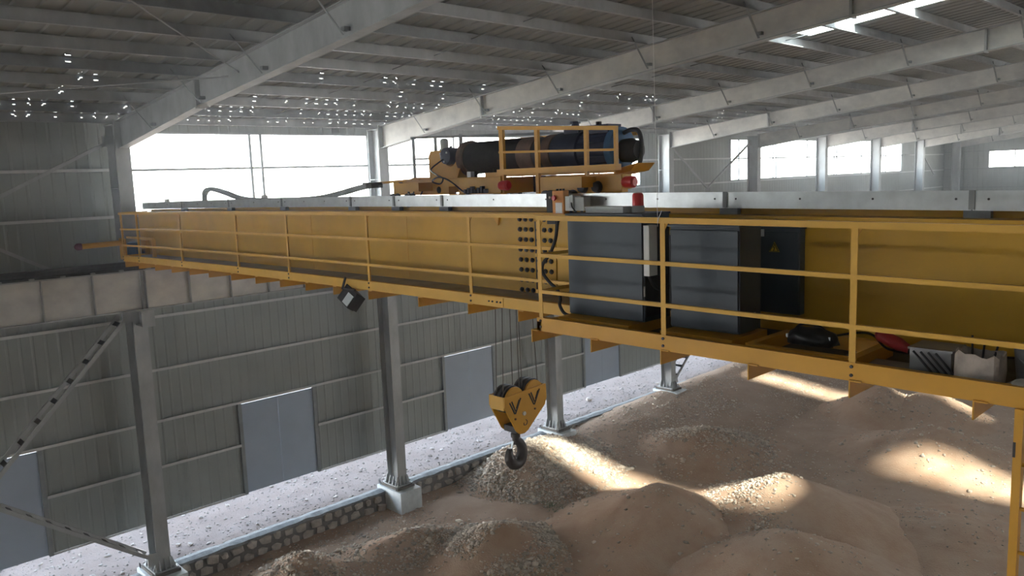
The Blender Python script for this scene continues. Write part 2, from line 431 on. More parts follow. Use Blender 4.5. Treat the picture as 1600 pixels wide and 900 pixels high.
for y in range(-26, 61):
    if y in SKY:
        a, b = SKY[y]
        inst('roof_sheet', roof_sheet_mesh('roof_sheet', -1.75, a, 'roof'), roof, (0, y, RS))
        inst('skylight_sheet', roof_sheet_mesh('skylight_sheet', a, b, 'skylight'), roof, (0, y, RS))
        if b < RIDGE - .1: inst('roof_sheet', roof_sheet_mesh('roof_sheet', b, RIDGE, 'roof'), roof, (0, y, RS))
    else:
        inst('roof_sheet', ms_full, roof, (0, y, RS))
    if y in SKYR:
        a, b = SKYR[y]
        if a > RIDGE: inst('roof_sheet', roof_sheet_mesh('roof_sheet', RIDGE, a, 'roof', True), roof, (0, y, RS))
        inst('skylight_sheet', roof_sheet_mesh('skylight_sheet', a, b, 'skylight', True), roof, (0, y, RS)); inst('roof_sheet', roof_sheet_mesh('roof_sheet', b, 49.4, 'roof', True), roof, (0, y, RS))
    else: inst('roof_sheet', ms_right, roof, (0, y, RS))
for k in range(-1, 37):
    x = 0.71 + 1.28 * k
    z = roofz(x) + .005
    MB().beamy(-26, 61, [(x, z), (x + .07, z), (x + .07, z + .018), (x + .012, z + .018), (x + .012, z + .19), (x - .06, z + .19), (x - .06, z + .205), (x, z + .205)]).build('purlin', 'galv' if k % 3 else 'galv_dark', roof)
# small sag rods between purlins
for y in (3.9, 11.3, 18.9):
    mb = MB()
    for k in range(0, 9):
        x = 0.71 + 1.28 * k
        mb.cyl((x, y + .12 * (k % 2), roofz(x) + .10), (x + 1.28, y + .12 * (k % 2), roofz(x + 1.28) + .10), .010, n=6)
    mb.build('sag_rod', 'galv_dark', roof)

# ================================================================== SETTING: ground
def fbm(x, y, s=1.0): return mnoise.fractal(Vector((x * s, y * s, 3.1)), 1.0, 2.0, 4)
FZ = -0.75
def floor_h(x, y):
    h = FZ + 0.05 * fbm(x, y, .6)
    t = max(0.0, min(1.0, (y - 10.0) / 9.0)) * max(0.0, min(1.0, (5.0 - x) / 5.0))
    h += t * 0.62
    t2 = max(0.0, min(1.0, (y - 20.0) / 14.0)); h += 0.25 * t2
    return h
def grid_mesh(name, xs, ys, hf, m):
    vs = [(x, y, hf(x, y)) for y in ys for x in xs]; n = len(xs)
    fs = [(j * n + i, j * n + i + 1, (j + 1) * n + i + 1, (j + 1) * n + i) for j in range(len(ys) - 1) for i in range(n - 1)]
    me = bpy.data.meshes.new(name); me.from_pydata(vs, [], fs); me.update()
    for p in me.polygons: p.use_smooth = True
    me.materials.append(M[m]); o = bpy.data.objects.new(name, me); COL.objects.link(o); return o
def lin(a, b, st): 
    n = max(1, int(round((b - a) / st))); return [a + (b - a) * i / n for i in range(n + 1)]
fl = grid_mesh('floor', lin(-0.55, 16, .22) + lin(17, 49, 2), lin(-26, -6, 2) + lin(-5, 34, .22) + lin(35, 61, 1.0), floor_h, 'floor'); fl['kind'] = 'structure'
def strip_h(x, y): return -0.21 + 0.035 * fbm(x, y, .9) - 0.01 * max(0, -x - 3)
st = grid_mesh('floor_outside', lin(-60, -8, 4) + lin(-7, -0.84, .2), lin(-26, -6, 2) + lin(-5, 34, .22) + lin(35, 75, 2.0), strip_h, 'strip'); st['kind'] = 'structure'

# pebbles -----------------------------------------------------------
ico_b = bmesh.new(); bmesh.ops.create_icosphere(ico_b, subdivisions=1, radius=1.0)
ICO_V = np.array([v.co[:] for v in ico_b.verts]); ICO_F = np.array([[v.index for v in f.verts] for f in ico_b.faces]); ico_b.free()
nrng = np.random.default_rng(5)
def pebbles(name, pts, sizes, m, parent, label=None):
    pts = np.array(pts); n = len(pts); sizes = np.array(sizes)
    v = np.repeat(ICO_V[None], n, 0) * (1 + 0.28 * nrng.standard_normal((n, len(ICO_V), 1)))
    v = v * sizes[:, None, None] * nrng.uniform(.6, 1.25, (n, 1, 3)) * np.array([1, 1, .75])
    a = nrng.uniform(0, 2 * PI, n); c, s = np.cos(a), np.sin(a)
    x = v[:, :, 0] * c[:, None] - v[:, :, 1] * s[:, None]; y = v[:, :, 0] * s[:, None] + v[:, :, 1] * c[:, None]
    v = np.stack([x, y, v[:, :, 2]], 2) + pts[:, None, :]
    L = np.array(wloc(parent)) if parent else np.zeros(3)
    v = (v - L).reshape(-1, 3); f = (ICO_F[None] + (np.arange(n) * len(ICO_V))[:, None, None]).reshape(-1, 3)
    me = bpy.data.meshes.new(name)
    me.vertices.add(len(v)); me.vertices.foreach_set('co', v.ravel())
    me.loops.add(f.size); me.loops.foreach_set('vertex_index', f.ravel().astype(np.int32))
    me.polygons.add(len(f)); me.polygons.foreach_set('loop_start', np.arange(0, f.size, 3, dtype=np.int32)); me.polygons.foreach_set('loop_total', np.full(len(f), 3, dtype=np.int32))
    me.update(); me.validate(); me.materials.append(M[m])
    o = bpy.data.objects.new(name, me); COL.objects.link(o); o['kind'] = 'stuff'
    if parent: o.parent = parent
    if label: o['label'] = label
    return o
pts, szs = [], []
while len(pts) < 17000:
    x = rnd.uniform(-.4, 15.5) if rnd.random() < .5 else rnd.uniform(-.4, 5.0); y = rnd.uniform(-2, 33)
    if fbm(x, y, .35) + rnd.uniform(-.5, .5) < -0.05: continue
    pts.append((x, y, floor_h(x, y) + .004)); szs.append(min(.075, .014 + .012 * rnd.expovariate(1.0)))
tag(pebbles('gravel', pts, szs, 'pebble', None), 'loose gravel strewn over the red dirt floor of the hall', 'gravel')
pts, szs = [], []
while len(pts) < 7500:
    x = rnd.uniform(-6.5, -.9); y = rnd.uniform(-5, 33)
    pts.append((x, y, strip_h(x, y) + .004)); szs.append(min(.08, .012 + .012 * rnd.expovariate(1.0)))
tag(pebbles('gravel', pts, szs, 'pebble_pale', None), 'pale gravel on the bright ground strip outside the steel columns', 'gravel')

# mounds ------------------------------------------------------------
def mound(x, y, ztop, r, label, gravel, seed, squash=(1, 1), rot=0.0, mt='mound', psize=.02, side=None):
    root = thing('dirt_mound', (x, y, FZ), label, 'mound')
    NR, NA = 34, 64; vs = [(0, 0, 0)]; fs = []
    ca, sa = math.cos(rot), math.sin(rot)
    def hh(lx, ly):
        u = (lx * ca + ly * sa) / squash[0]; v = (-lx * sa + ly * ca) / squash[1]
        t = math.hypot(u, v) / r; ang = math.atan2(v, u)
        t *= 1 + 0.13 * mnoise.noise(Vector((math.cos(ang) * 1.3, math.sin(ang) * 1.3, seed)))
        base = floor_h(x + lx, y + ly) - 0.02
        k = max(0.0, 1.09 - math.sqrt(t * t + .09 ** 2)) ** 1.25
        z = base + (ztop - FZ) * max(0, k) + .05 * mnoise.fractal(Vector((x + lx, y + ly, seed)) * 1.6, 1, 2, 3) * min(1, k * 4)
        if k <= 0.0: z = base - .06
        return z
    def pos(lx, ly):
        if x + lx < -.47: lx = -.47 - x
        return (lx, ly, hh(lx, ly) - FZ)
    vs[0] = pos(0, 0)
    for j in range(1, NR + 1):
        rr = 1.2 * r * max(squash) * j / NR
        for i in range(NA):
            a = 2 * PI * i / NA; vs.append(pos(rr * math.cos(a), rr * math.sin(a)))
    for i in range(NA): fs.append((0, 1 + i, 1 + (i + 1) % NA))
    for j in range(NR - 1):
        for i in range(NA):
            a = 1 + j * NA + i; b = 1 + j * NA + (i + 1) % NA; fs.append((a, a + NA, b + NA, b))
    me = bpy.data.meshes.new('earth_heap'); me.from_pydata(vs, [], fs); me.update()
    for p in me.polygons: p.use_smooth = True
    me.materials.append(M[mt]); o = bpy.data.objects.new('earth_heap', me); COL.objects.link(o); o.parent = root
    if gravel:
        P, S = [], []
        rr_ = random.Random(seed); tries = 0
        while len(P) < gravel and tries < gravel * 6:
            tries += 1
            a = rr_.uniform(0, 2 * PI); q_ = math.sqrt(rr_.uniform(0, 1)) * 1.2; d = r * max(squash) * q_
            if rr_.random() > math.exp(-(q_ / .95) ** 5): continue
            if side and (math.cos(a) * side[0] + math.sin(a) * side[1]) * q_ < rr_.uniform(-.12, .10): continue
            lx, ly = d * math.cos(a), d * math.sin(a)
            if x + lx < -.42: continue
            if mnoise.noise(Vector((x + lx, y + ly, seed)) * .8) + rr_.uniform(-.35, .35) < -.12: continue
            P.append((x + lx, y + ly, hh(lx, ly) + .004)); S.append(min(.10, psize * .65 + psize * .75 * rr_.expovariate(1.0)))
        pebbles('gravel_cover', P, S, 'pebble', root)
    return root
mound(7.2, 11.6, .74, 3.2, 'smooth reddish dirt mound in the middle of the hall floor with a rounded crest', 500, 1.7)
mound(9.6, 14.25, .88, 3.5, 'tall gravel mound with a sunlit stony flank right of the smooth reddish mound', 4200, 2.9, mt='mound', psize=.019, side=(-.92, -.38))
mound(4.6, 7.7, .12, 2.1, 'dark stony mound before the smooth reddish mound, nearer the stone kerb wall', 5200, 4.3, psize=.021)
mound(1.55, 3.2, -.05, 1.35, 'small low gravel heap beside the stone kerb wall, nearest the first column', 1300, 5.1, psize=.022)
mound(11.3, 11.1, .70, 3.4, 'broad brown dirt mound at the bottom edge of the photo, right of the middle', 500, 6.6)
mound(4.7, 18.2, .22, 2.6, 'low stony mound behind the sunlit streak, in front of the far columns', 3000, 7.2, psize=.023)
mound(7.5, 26.6, .45, 2.3, 'far dirt mound with a bright sunlit crest under the crane bracket', 700, 8.8)
mound(9.2, 27.0, .45, 2.4, 'far dirt mound with a sunlit rim, right-hand one of the far pair', 500, 9.4)
mound(10.9, 22.6, .42, 2.7, 'rounded reddish mound crossed by the bright sun patch at the right', 900, 10.6, squash=(1.25, 1))
mound(1.0, 12.9, .10, 3.0, 'gravel ramp banked against the stone kerb wall below the hook', 9000, 11.3, psize=.022)
mound(2.3, 6.2, -.22, 1.5, 'low dark dirt ridge beside the concrete pedestal of the second column', 2600, 12.5, squash=(.8, 1.5), rot=-.3, psize=.022)
mound(13.4, 16.6, -.2, 2.4, 'flat dirt hump near the yellow ladder at the right', 250, 13.1)

# retaining wall of stones with a mortar cap ------------------------
stone_meshes = []
for k in range(7):
    b = bmesh.new(); bmesh.ops.create_icosphere(b, subdivisions=1, radius=.62)
    for v in b.verts:
        n_ = Vector((rnd.uniform(-.12, .12), rnd.uniform(-.12, .12), rnd.uniform(-.12, .12)))
        v.co = Vector([math.copysign(abs(c) ** .6, c) * .72 for c in v.co]) * .72 + n_ * .6
    me = bpy.data.meshes.new('stone'); b.to_mesh(me); b.free(); me.materials.append(M['stone']); stone_meshes.append(me)
kerb_lab = ['rubble stone kerb wall left of the first column pedestal', 'rubble stone kerb wall with pale mortar cap between the first and second column', 'rubble stone kerb wall, half buried in gravel, between the second and third column', 'low stone kerb between the third and fourth column, mostly buried', 'low stone kerb beyond the fourth column under the platform brackets']
for bi in range(-1, 4):
    ya, yb = cy(bi) + .425, cy(bi + 1) - .425
    kw = thing('kerb_wall', (-.7, (ya + yb) / 2, FZ), kerb_lab[bi + 1], 'wall', 'stone kerb walls between the columns')
    MB().beamy(ya, yb, [(-.86, FZ - .1), (-.52, FZ - .1), (-.52, -.20), (-.86, -.20)]).build('mortar_core', 'mortar', kw)
    vs = []; fs = []; ys_ = lin(ya, yb, .16)
    for y in ys_:
        a = .07 * mnoise.noise(Vector((y * 2.3, 0, 0))); b = .05 * mnoise.noise(Vector((y * 2.1, 5, 0)))
        vs += [(-.90 + b, y, -.25), (-.49 + a, y, -.25), (-.50 + a, y, -.175 + b * .6), (-.70, y, -.15 + a * .4), (-.89 + b, y, -.175 + a * .4)]
    for i in range(len(ys_) - 1):
        for j in range(5): fs.append((5 * i + j, 5 * i + (j + 1) % 5, 5 * i + 5 + (j + 1) % 5, 5 * i + 5 + j))
    MB().add(vs, fs).build('mortar_cap', 'cap', kw)
    L = wloc(kw)
    for row, z in enumerate((-.64, -.36)):
        y = ya + rnd.uniform(0, .1)
        while y < yb - .15 and bi >= 0:
            w = min(yb - y, rnd.uniform(.20, .52)); h = rnd.uniform(.26, .38)
            inst('stone', rnd.choice(stone_meshes), kw, (-.51 + rnd.uniform(-.02, .05) - L.x, y + w / 2 - L.y, z + rnd.uniform(-.03, .03) - L.z), (rnd.uniform(-.2, .2), rnd.uniform(-.15, .15), rnd.choice((0, PI)) + rnd.uniform(-.2, .2)), (.17, w * 1.02, h))
            y += w + .010

# loose rocks on the outside strip
rock_n = 0
for (x, y, s) in [(-1.9, .9, .16), (-1.7, 1.25, .12), (-1.5, 1.5, .13), (-1.6, -1.0, .13), (-1.2, -.4, .1), (-1.3, 3.4, .09), (-.9, 2.2, .08), (-1.8, 5.3, .1), (-1.0, 6.4, .08), (-1.6, 9.0, .12), (-1.1, 11.2, .09), (-1.9, 12.6, .12), (-1.4, 15.5, .1), (-2.3, 17.2, .14), (-2.2, 19.4, .25), (-1.7, 19.9, .12), (-1.5, 23.5, .16)]:
    r_ = inst('loose_rock', stone_meshes[rock_n % 7], None, (x, y, strip_h(x, y) + s * .3), (rnd.uniform(-.3, .3), rnd.uniform(-.3, .3), rnd.uniform(0, 6)), (s * 1.2, s * 1.5, s)); rock_n += 1
    r_.data = r_.data.copy(); r_.data.materials[0] = M['pebble_pale']
    tag(r_, 'loose pale rock lying on the bright gravel strip by the wall', 'rock', 'loose rocks on the outer gravel strip')
# weeds and scraps on the floor
wd = MB()
for k in range(70):
    a = rnd.uniform(0, 6.28); d = rnd.uniform(0, .42); x = 3.45 + d * math.cos(a) * 1.2; y = 10.9 + d * math.sin(a); z = floor_h(x, y)
    l = rnd.uniform(.08, .25); b = rnd.uniform(0, 6.28)
    wd.add([(x - .012, y, z), (x + .012, y + .006, z), (x + l * math.cos(b), y + l * math.sin(b), z + l * .55)], [(0, 1, 2)])
tag(wd.build('weed_patch', 'weed'), 'small patch of green weeds in the dirt left of the smooth mound', 'weeds')

# ================================================================== steel columns on pedestals
ords = ['first', 'second', 'third', 'fourth', 'fifth', 'sixth', 'seventh', 'eighth', 'ninth']
def hsec(x0, x1, y0, y1, tf=.022, tw=.014):
    ym = (y0 + y1) / 2
    return [(x0, y0), (x0 + tf, y0), (x0 + tf, ym - tw / 2), (x1 - tf, ym - tw / 2), (x1 - tf, y0), (x1, y0), (x1, y1), (x1 - tf, y1), (x1 - tf, ym + tw / 2), (x0 + tf, ym + tw / 2), (x0 + tf, y1), (x0, y1)]
def make_column():
    y0, y1 = .13, .47; x0, x1 = -.69, -.135
    root = thing('steel_column', (-.41, .30, 0), 'x', 'column', 'galvanised columns along the left wall')
    MB().beamz(.03, 11.15, hsec(x0, x1, y0, y1)).build('shaft', 'galv', root)
    MB().box(x0 - .12, x1 + .12, y0 - .12, y1 + .12, 0.0, .035).build('base_plate', 'galv', root)
    for x in (x0 + .01, x0 + .19, x0 + .37, x1 - .01):
        for s_ in (-1, 1):
            yb = y0 if s_ < 0 else y1
            MB().add([(x - .008, yb, .035), (x + .008, yb, .035), (x - .008, yb + s_ * .115, .035), (x + .008, yb + s_ * .115, .035), (x - .008, yb + s_ * .03, .30), (x + .008, yb + s_ * .03, .30), (x - .008, yb, .30), (x + .008, yb, .30)],
                     [(0, 1, 3, 2), (2, 3, 5, 4), (4, 5, 7, 6), (6, 7, 1, 0), (0, 2, 4, 6), (1, 7, 5, 3)]).build('base_gusset', 'galv', root)
    for y in (y0 + .04, (y0 + y1) / 2, y1 - .04):
        MB().add([(x1, y - .008, .035), (x1, y + .008, .035), (x1 + .115, y - .008, .035), (x1 + .115, y + .008, .035), (x1 + .03, y - .008, .30), (x1 + .03, y + .008, .30), (x1, y - .008, .30), (x1, y + .008, .30)],
                 [(0, 1, 3, 2), (2, 3, 5, 4), (4, 5, 7, 6), (6, 7, 1, 0), (0, 2, 4, 6), (1, 7, 5, 3)]).build('base_gusset', 'galv', root)
    for x in (x0 - .07, x1 + .07):
        for y in (y0 - .07, y1 + .07):
            MB().cyl((x, y, .035), (x, y, .16), .014, n=8).cyl((x, y, .035), (x, y, .065), .027, n=6).build('anchor_bolt', 'galv_bright', root)
    # corbel that carries the runway beam
    cb = MB().beamx(x1, .44, [(.19, 6.36), (.41, 6.36), (.41, 6.38), (.308, 6.38), (.308, 6.72), (.41, 6.72), (.41, 6.74), (.19, 6.74), (.19, 6.72), (.292, 6.72), (.292, 6.38), (.19, 6.38)]).build('corbel', 'galv', root)
    MB().box(.425, .44, .15, .45, 6.36, 6.74).build('corbel_end_plate', 'galv', root)
    MB().box(x1 - .05, .46, .12, .48, 6.74, 6.765).build('bearing_plate', 'galv', root)
    MB().box(x0 + .03, x1 - .03, y0 - .0, y1, 9.66, 9.68).build('stiffener_plate', 'galv', root)
    MB().box(x0 - .01, x1 + .03, y0 - .02, y1 + .02, 11.15, 11.17).build('cap_plate', 'galv', root)
    return root
def make_pedestal():
    root = thing('concrete_pedestal', (-.41, .30, -.9), 'x', 'pedestal', 'concrete pedestals under the columns')
    MB().beamz(-1.0, -.075, [(-.98, -.11), (.30, -.11), (.30, .71), (-.98, .71)]).build('concrete_block', 'conc', root, bevel=.012)
    MB().beamz(-.075, -.0, [(-.86, -.03), (.06, -.03), (.06, .63), (-.86, .63)]).build('grout_pad', 'mortar', root)
    for x in (-.92, -.86, .0):
        MB().cyl((x, -.05, -.08), (x, -.05, .06), .012, n=6).build('rebar_stub', 'dark', root)
    return root
col_lab = ['first galvanised column from the left, beside the end of the crane bridge', 'second galvanised column from the left, on a tall exposed concrete pedestal', 'third galvanised column from the left, behind the crane hook', 'fourth galvanised column from the left, left side of the far wall bracing', 'fifth galvanised column from the left, right side of the far wall bracing', 'sixth galvanised column, between the two widest far windows', 'seventh galvanised column, before the last two far windows', 'eighth galvanised column, next to the dark corner wall', 'ninth galvanised column, in the far dark corner of the hall']
ped_lab = ['concrete pedestal under the first column, bottom left by the kerb wall', 'tall exposed concrete pedestal under the second column', 'concrete pedestal under the third column, half buried in gravel', 'concrete pedestal under the fourth column, just below the crane walkway']
c0 = make_column(); c0['label'] = col_lab[0]
for i in range(1, 9):
    c = copy_tree(c0, offset=(0, BAY * i, 0)); c['label'] = col_lab[i]
p0 = make_pedestal(); p0['label'] = ped_lab[0]
for i in range(1, 9):
    c = copy_tree(p0, offset=(0, BAY * i, 0)); c['label'] = ped_lab[i] if i < 4 else 'concrete pedestal under the %s column, far behind the crane bridge' % ords[i]

# ================================================================== runway beams and rail
def make_runway(i):
    y0, y1 = cy(i) + .004, cy(i + 1) - .004
    root = thing('runway_beam', (.25, (y0 + y1) / 2, 6.77), 'x', 'beam', 'runway beams on the corbels')
    xm = .25
    MB().beamy(y0, y1, [(xm - .007, 6.79), (xm + .007, 6.79), (xm + .007, 7.71), (xm - .007, 7.71)]).build('web', 'beam_steel', root)
    MB().beamy(y0, y1, [(xm - .16, 7.71), (xm + .16, 7.71), (xm + .16, 7.735), (xm - .16, 7.735)]).build('top_flange', 'galv', root)
    MB().beamy(y0, y1, [(xm - .13, 6.77), (xm + .13, 6.77), (xm + .13, 6.79), (xm - .13, 6.79)]).build('bottom_flange', 'galv', root)
    n = 7
    for k in range(n + 1):
        y = y0 + .05 + (y1 - y0 - .1) * k / n
        MB().box(xm + .007, xm + .12, y - .008, y + .008, 6.79, 7.71).build('stiffener', 'galv', root)
    return root
rw_lab = ['galvanised runway beam left of the first column, under the black crane rail', 'galvanised runway beam between the first and second column, under the crane bridge end', 'galvanised runway beam between the second and third column', 'galvanised runway beam between the third and fourth column']
rw0 = make_runway(-1); rw0['label'] = rw_lab[0]
for i in range(0, 3):
    c = copy_tree(rw0, offset=(0, BAY * (i + 1), 0)); c['label'] = rw_lab[i + 1]
rl = thing('crane_rail', (.25, 10, 7.74), 'dark crane rail lying along the top of the runway beams', 'rail')
MB().beamy(-7.2, 30, [(.17, 7.735), (.33, 7.735), (.33, 7.775), (.275, 7.80), (.275, 7.87), (.30, 7.88), (.30, 7.945), (.20, 7.945), (.20, 7.88), (.225, 7.87), (.225, 7.80), (.17, 7.775)]).build('rail_bar', 'dark', rl)
for k in range(14):
    y = -7 + k * .62
    MB().box(.33, .40, y - .05, y + .05, 7.735, 7.775).build('rail_clip', 'galv_dark', rl)

# ================================================================== rafters
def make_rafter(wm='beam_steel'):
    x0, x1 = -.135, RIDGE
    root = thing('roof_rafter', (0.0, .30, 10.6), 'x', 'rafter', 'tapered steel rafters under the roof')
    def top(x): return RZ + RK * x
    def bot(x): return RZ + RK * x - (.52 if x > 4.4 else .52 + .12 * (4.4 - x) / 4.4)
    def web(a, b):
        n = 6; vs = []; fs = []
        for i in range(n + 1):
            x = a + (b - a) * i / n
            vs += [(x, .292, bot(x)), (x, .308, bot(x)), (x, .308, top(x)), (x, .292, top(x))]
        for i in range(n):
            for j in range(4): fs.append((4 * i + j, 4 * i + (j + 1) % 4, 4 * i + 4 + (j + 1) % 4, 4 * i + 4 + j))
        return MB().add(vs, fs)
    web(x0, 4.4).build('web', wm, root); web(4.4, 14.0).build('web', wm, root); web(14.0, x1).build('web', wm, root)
    mb = MB()
    def fl(a, b, f, t, w=.11):
        za, zb = f(a), f(b)
        mb_ = MB(); mb_.add([(a, .30 - w, za - t), (a, .30 + w, za - t), (a, .30 + w, za), (a, .30 - w, za), (b, .30 - w, zb - t), (b, .30 + w, zb - t), (b, .30 + w, zb), (b, .30 - w, zb)],
                [(0, 1, 2, 3), (7, 6, 5, 4), (0, 4, 5, 1), (1, 5, 6, 2), (2, 6, 7, 3), (3, 7, 4, 0)])
        return mb_
    fl(x0, x1, top, .016).build('top_flange', 'galv', root)
    fl(x0, 4.4, bot, .018).build('bottom_flange', 'galv', root); fl(4.4, x1, bot, .018).build('bottom_flange', 'galv', root)
    for x in (4.4, 14.0):
        MB().box(x - .022, x - .002, .19, .41, bot(x) - .05, top(x) + .0).build('splice_plate', 'galv', root)
        MB().box(x + .002, x + .022, .19, .41, bot(x) - .05, top(x) + .0).build('splice_plate', 'galv', root)
    MB().box(x0, x0 + .022, .14, .46, bot(x0) - .06, top(x0) + .02).build('end_plate', 'galv', root)
    for k in (1, 3, 5, 7, 9, 11, 13):
        x = .75 + 1.28 * k
        for s_ in (-1, 1):
            MB().bar((x, .30 + s_ * .10, bot(x) + .03), (x + .02 * s_, .30 + s_ * .62, top(x) + .12), .045, .006).build('fly_brace', 'galv_dark', root)
        MB().box(x - .05, x + .05, .19, .292, bot(x) + .09, bot(x) + .15).build('brace_cleat', 'galv_dark', root)
    return root
ra_lab = ['nearest roof rafter, meeting the first column at upper left', 'second roof rafter, pale web, running above the hoist trolley', 'third roof rafter, starting behind the trolley railing', 'fourth roof rafter, meeting the column left of the far wall bracing', 'fifth roof rafter, dim one meeting the column right of the far wall bracing', 'sixth roof rafter, over the far windows', 'seventh roof rafter, over the far windows behind the sixth', 'eighth roof rafter, second from the end wall', 'ninth roof rafter, last one against the end wall']
r0 = make_rafter('galv'); r0['label'] = ra_lab[0]  # shade of the windowless bay put into the colour: darker web steel
r1 = make_rafter(); r1.location.y += BAY; r1['label'] = ra_lab[1]
for i in range(2, 9):
    c = copy_tree(r1, offset=(0, BAY * (i - 1), 0)); c['label'] = ra_lab[i]

# ================================================================== bracing
def rod(name, p, q, r, label, cat, m='galv'):
    root = thing(name, p, label, cat)
    MB().cyl(p, q, r, n=8).build('rod', m, root)
    d = (Vector(q) - Vector(p)).normalized()
    MB().cyl(Vector(p), Vector(p) + d * .12, r * 1.8, n=8).build('rod_end', m, root); MB().cyl(Vector(q), Vector(q) - d * .12, r * 1.8, n=8).build('rod_end', m, root)
rod('tie_rod', (9.4, -2.75, 11.98), (6.3, .19, 11.62), .012, 'thin roof tie rod slanting down to the nearest rafter, upper one', 'tie rod')
rod('tie_rod', (2.9, -3.9, 11.30), (5.9, .19, 11.58), .012, 'thin roof tie rod crossing the purlins to the nearest rafter, lower one', 'tie rod')
MBRACE = [((-.7, -3.45, 8.95), (-.55, .13, 10.78), 'wall brace tube rising from left edge to the head of the first column'),
          ((-.7, -3.45, 9.05), (-.55, .13, 6.95), 'wall brace tube going down behind the black crane rail at left edge'),
          ((-.55, 22.97, 10.95), (-.7, 26.5, 8.75), 'left bar of the V brace on the far wall panel'),
          ((-.7, 26.5, 8.75), (-.55, 30.13, 10.85), 'right bar of the V brace on the far wall panel'),
          ((-.55, 52.97, 10.7), (-.7, 56.5, 8.7), 'diagonal wall brace in the far corner bay')]
for p, q, lab in MBRACE:
    root = thing('wall_brace', p, lab, 'brace')
    MB().bar(p, q, .075, .075).build('brace_bar', 'galv', root)
    for c in (p, q):
        c = Vector(c); MB().box(c.x - .006, c.x + .006, c.y - .13, c.y + .13, c.z - .13, c.z + .13).build('gusset_plate', 'galv', root)
def lattice(p, q, lab):
    p = Vector(p); q = Vector(q); root = thing('lattice_brace', p, lab, 'brace')
    for dx in (0, -.52):
        MB().bar(p + Vector((dx, 0, 0)), q + Vector((dx, 0, 0)), .055, .09).build('chord', 'galv', root)
    n = 9
    for k in range(n):
        c = p.lerp(q, (k + .5) / n); d = (q - p).normalized() * .06
        MB().bar(c + Vector((0.02, 0, 0)), c + Vector((-.54, 0, 0)), .11, .012, up=(0, d.z, -d.y)).build('batten', 'dark', root)
    for c in (p, q):
        MB().box(c.x - .03, c.x + .03, c.y - .14, c.y + .14, c.z - .16, c.z + .16).build('gusset_plate', 'galv', root)
lattice((-.16, .05, 6.60), (-.16, -3.40, 3.02), 'double lattice brace slanting down left from the corbel of the first column')
lattice((-.16, .05, .36), (-.16, -3.40, 2.95), 'lower double brace rising left from the base of the first column')
lattice((-.16, 22.97, .36), (-.16, 26.45, 3.3), 'double brace rising right from the base of the fourth column')

# ================================================================== CRANE: box girders
def girder(y0, y1, lab, splice):
    root = thing('crane_girder', (10, (y0 + y1) / 2, 7.95), lab, 'girder')
    XA, XB, n = -.12, 27.0, 28
    MB().box(XA, XB, y0, y0 + .012, 7.95, 9.12, n).build('front_web', 'yellow_body', root, True)
    MB().box(XA, XB, y1 - .012, y1, 7.95, 9.12, n).build('back_web', 'yellow_body', root, True)
    MB().box(XA, XB, y0 - .07, y1 + .07, 9.12, 9.145, n).build('top_flange', 'yellow_body', root, True)
    MB().box(XA, XB, y0 - .05, y1 + .05, 7.93, 7.95, n).build('bottom_flange', 'yellow_body', root, True)
    MB().box(XA - .012, XA, y0, y1, 7.95, 9.12).build('end_plate', 'yellow_body', root, True)
    MB().box(XA + .3, XB, (y0 + y1) / 2 - .025, (y0 + y1) / 2 + .025, 9.145, 9.20, n).build('trolley_rail', 'yellow_body', root, True)
    if splice:
        spl = MB().box(12.92, 13.575, y0 - .016, y0, 8.10, 9.11, 2).build('splice_plate', 'yellow_body', root, True, bevel=.003)
        MB().box(13.235, 13.255, y0 - .018, y0 - .0155, 8.10, 9.11).build('plate_seam', 'dark', spl, True)
        bm_ = mesh_of(MB().cyl((0, .002, 0), (0, -.022, 0), .030, n=6).cyl((0, -.022, 0), (0, -.036, 0), .017, n=8), 'bolt', 'dark')
        L_ = wloc(spl)
        for i, x in enumerate((12.985, 13.085, 13.185, 13.305, 13.405, 13.505)):
            for j in range(8):
                z = 8.17 + j * .127
                inst('bolt', bm_, spl, (x - L_.x, y0 - .016 - L_.y, z + camber(x) - L_.z))
        for x in (2.2, 5.0, 7.9, 10.6): MB().box(x - .004, x + .004, y0 - .003, y0, 7.96, 9.11).build('web_seam', 'yellow', root, True)
        for x in (12.5, 16.3, 19.2): MB().add([(x, y0, 9.12), (x + .14, y0, 9.12), (x + .07, y0, 8.97), (x, y0 - .06, 9.12), (x + .14, y0 - .06, 9.12), (x + .07, y0 - .012, 8.97)], [(0, 1, 2), (3, 5, 4), (0, 3, 4, 1), (1, 4, 5, 2), (2, 5, 3, 0)]).build('flange_gusset', 'yellow', root, True)
    return root
girder(.50, .95, 'long yellow near box girder of the bridge crane with bolted splice', True)
girder(2.85, 3.30, 'far yellow box girder of the bridge crane, behind the hoist trolley', False)

# end truck on the runway rail
et = thing('end_truck', (.25, 1.9, 7.95), 'yellow end truck of the crane sitting on the crane rail by first column', 'end truck')
MB().beamy(.42, 3.8, [(.08, 8.02), (.42, 8.02), (.42, 8.42), (.08, 8.42)]).build('box_frame', 'yellow', et)
for y in (.28, 3.5):
    MB().lathe((.19, y + .3, 8.11), (.31, y + .3, 8.11), [(0, .19), (.02, .19), (.021, .165), (.10, .165), (.101, .19), (.12, .19)], 20).build('wheel', 'dark', et, smooth=True)
MB().box(.06, .44, -.06, -.03, 8.0, 8.5).build('buffer_plate', 'yellow', et); MB().box(.42, .44, -.03, .42, 8.02, 8.12).box(-.02, .0, -.03, .42, 8.02, 8.12).build('side_plate', 'yellow', et)
MB().cyl((.25, -.06, 8.40), (.25, -.96, 8.385), .062, n=16).build('buffer_tube', 'yellow', et, smooth=True)
MB().lathe((.25, -.94, 8.385), (.25, -1.1, 8.383), [(0, .075), (.03, .08), (.09, .08), (.13, .05), (.15, .02)], 16).build('buffer_tip', 'rubber_purple', et, smooth=True)
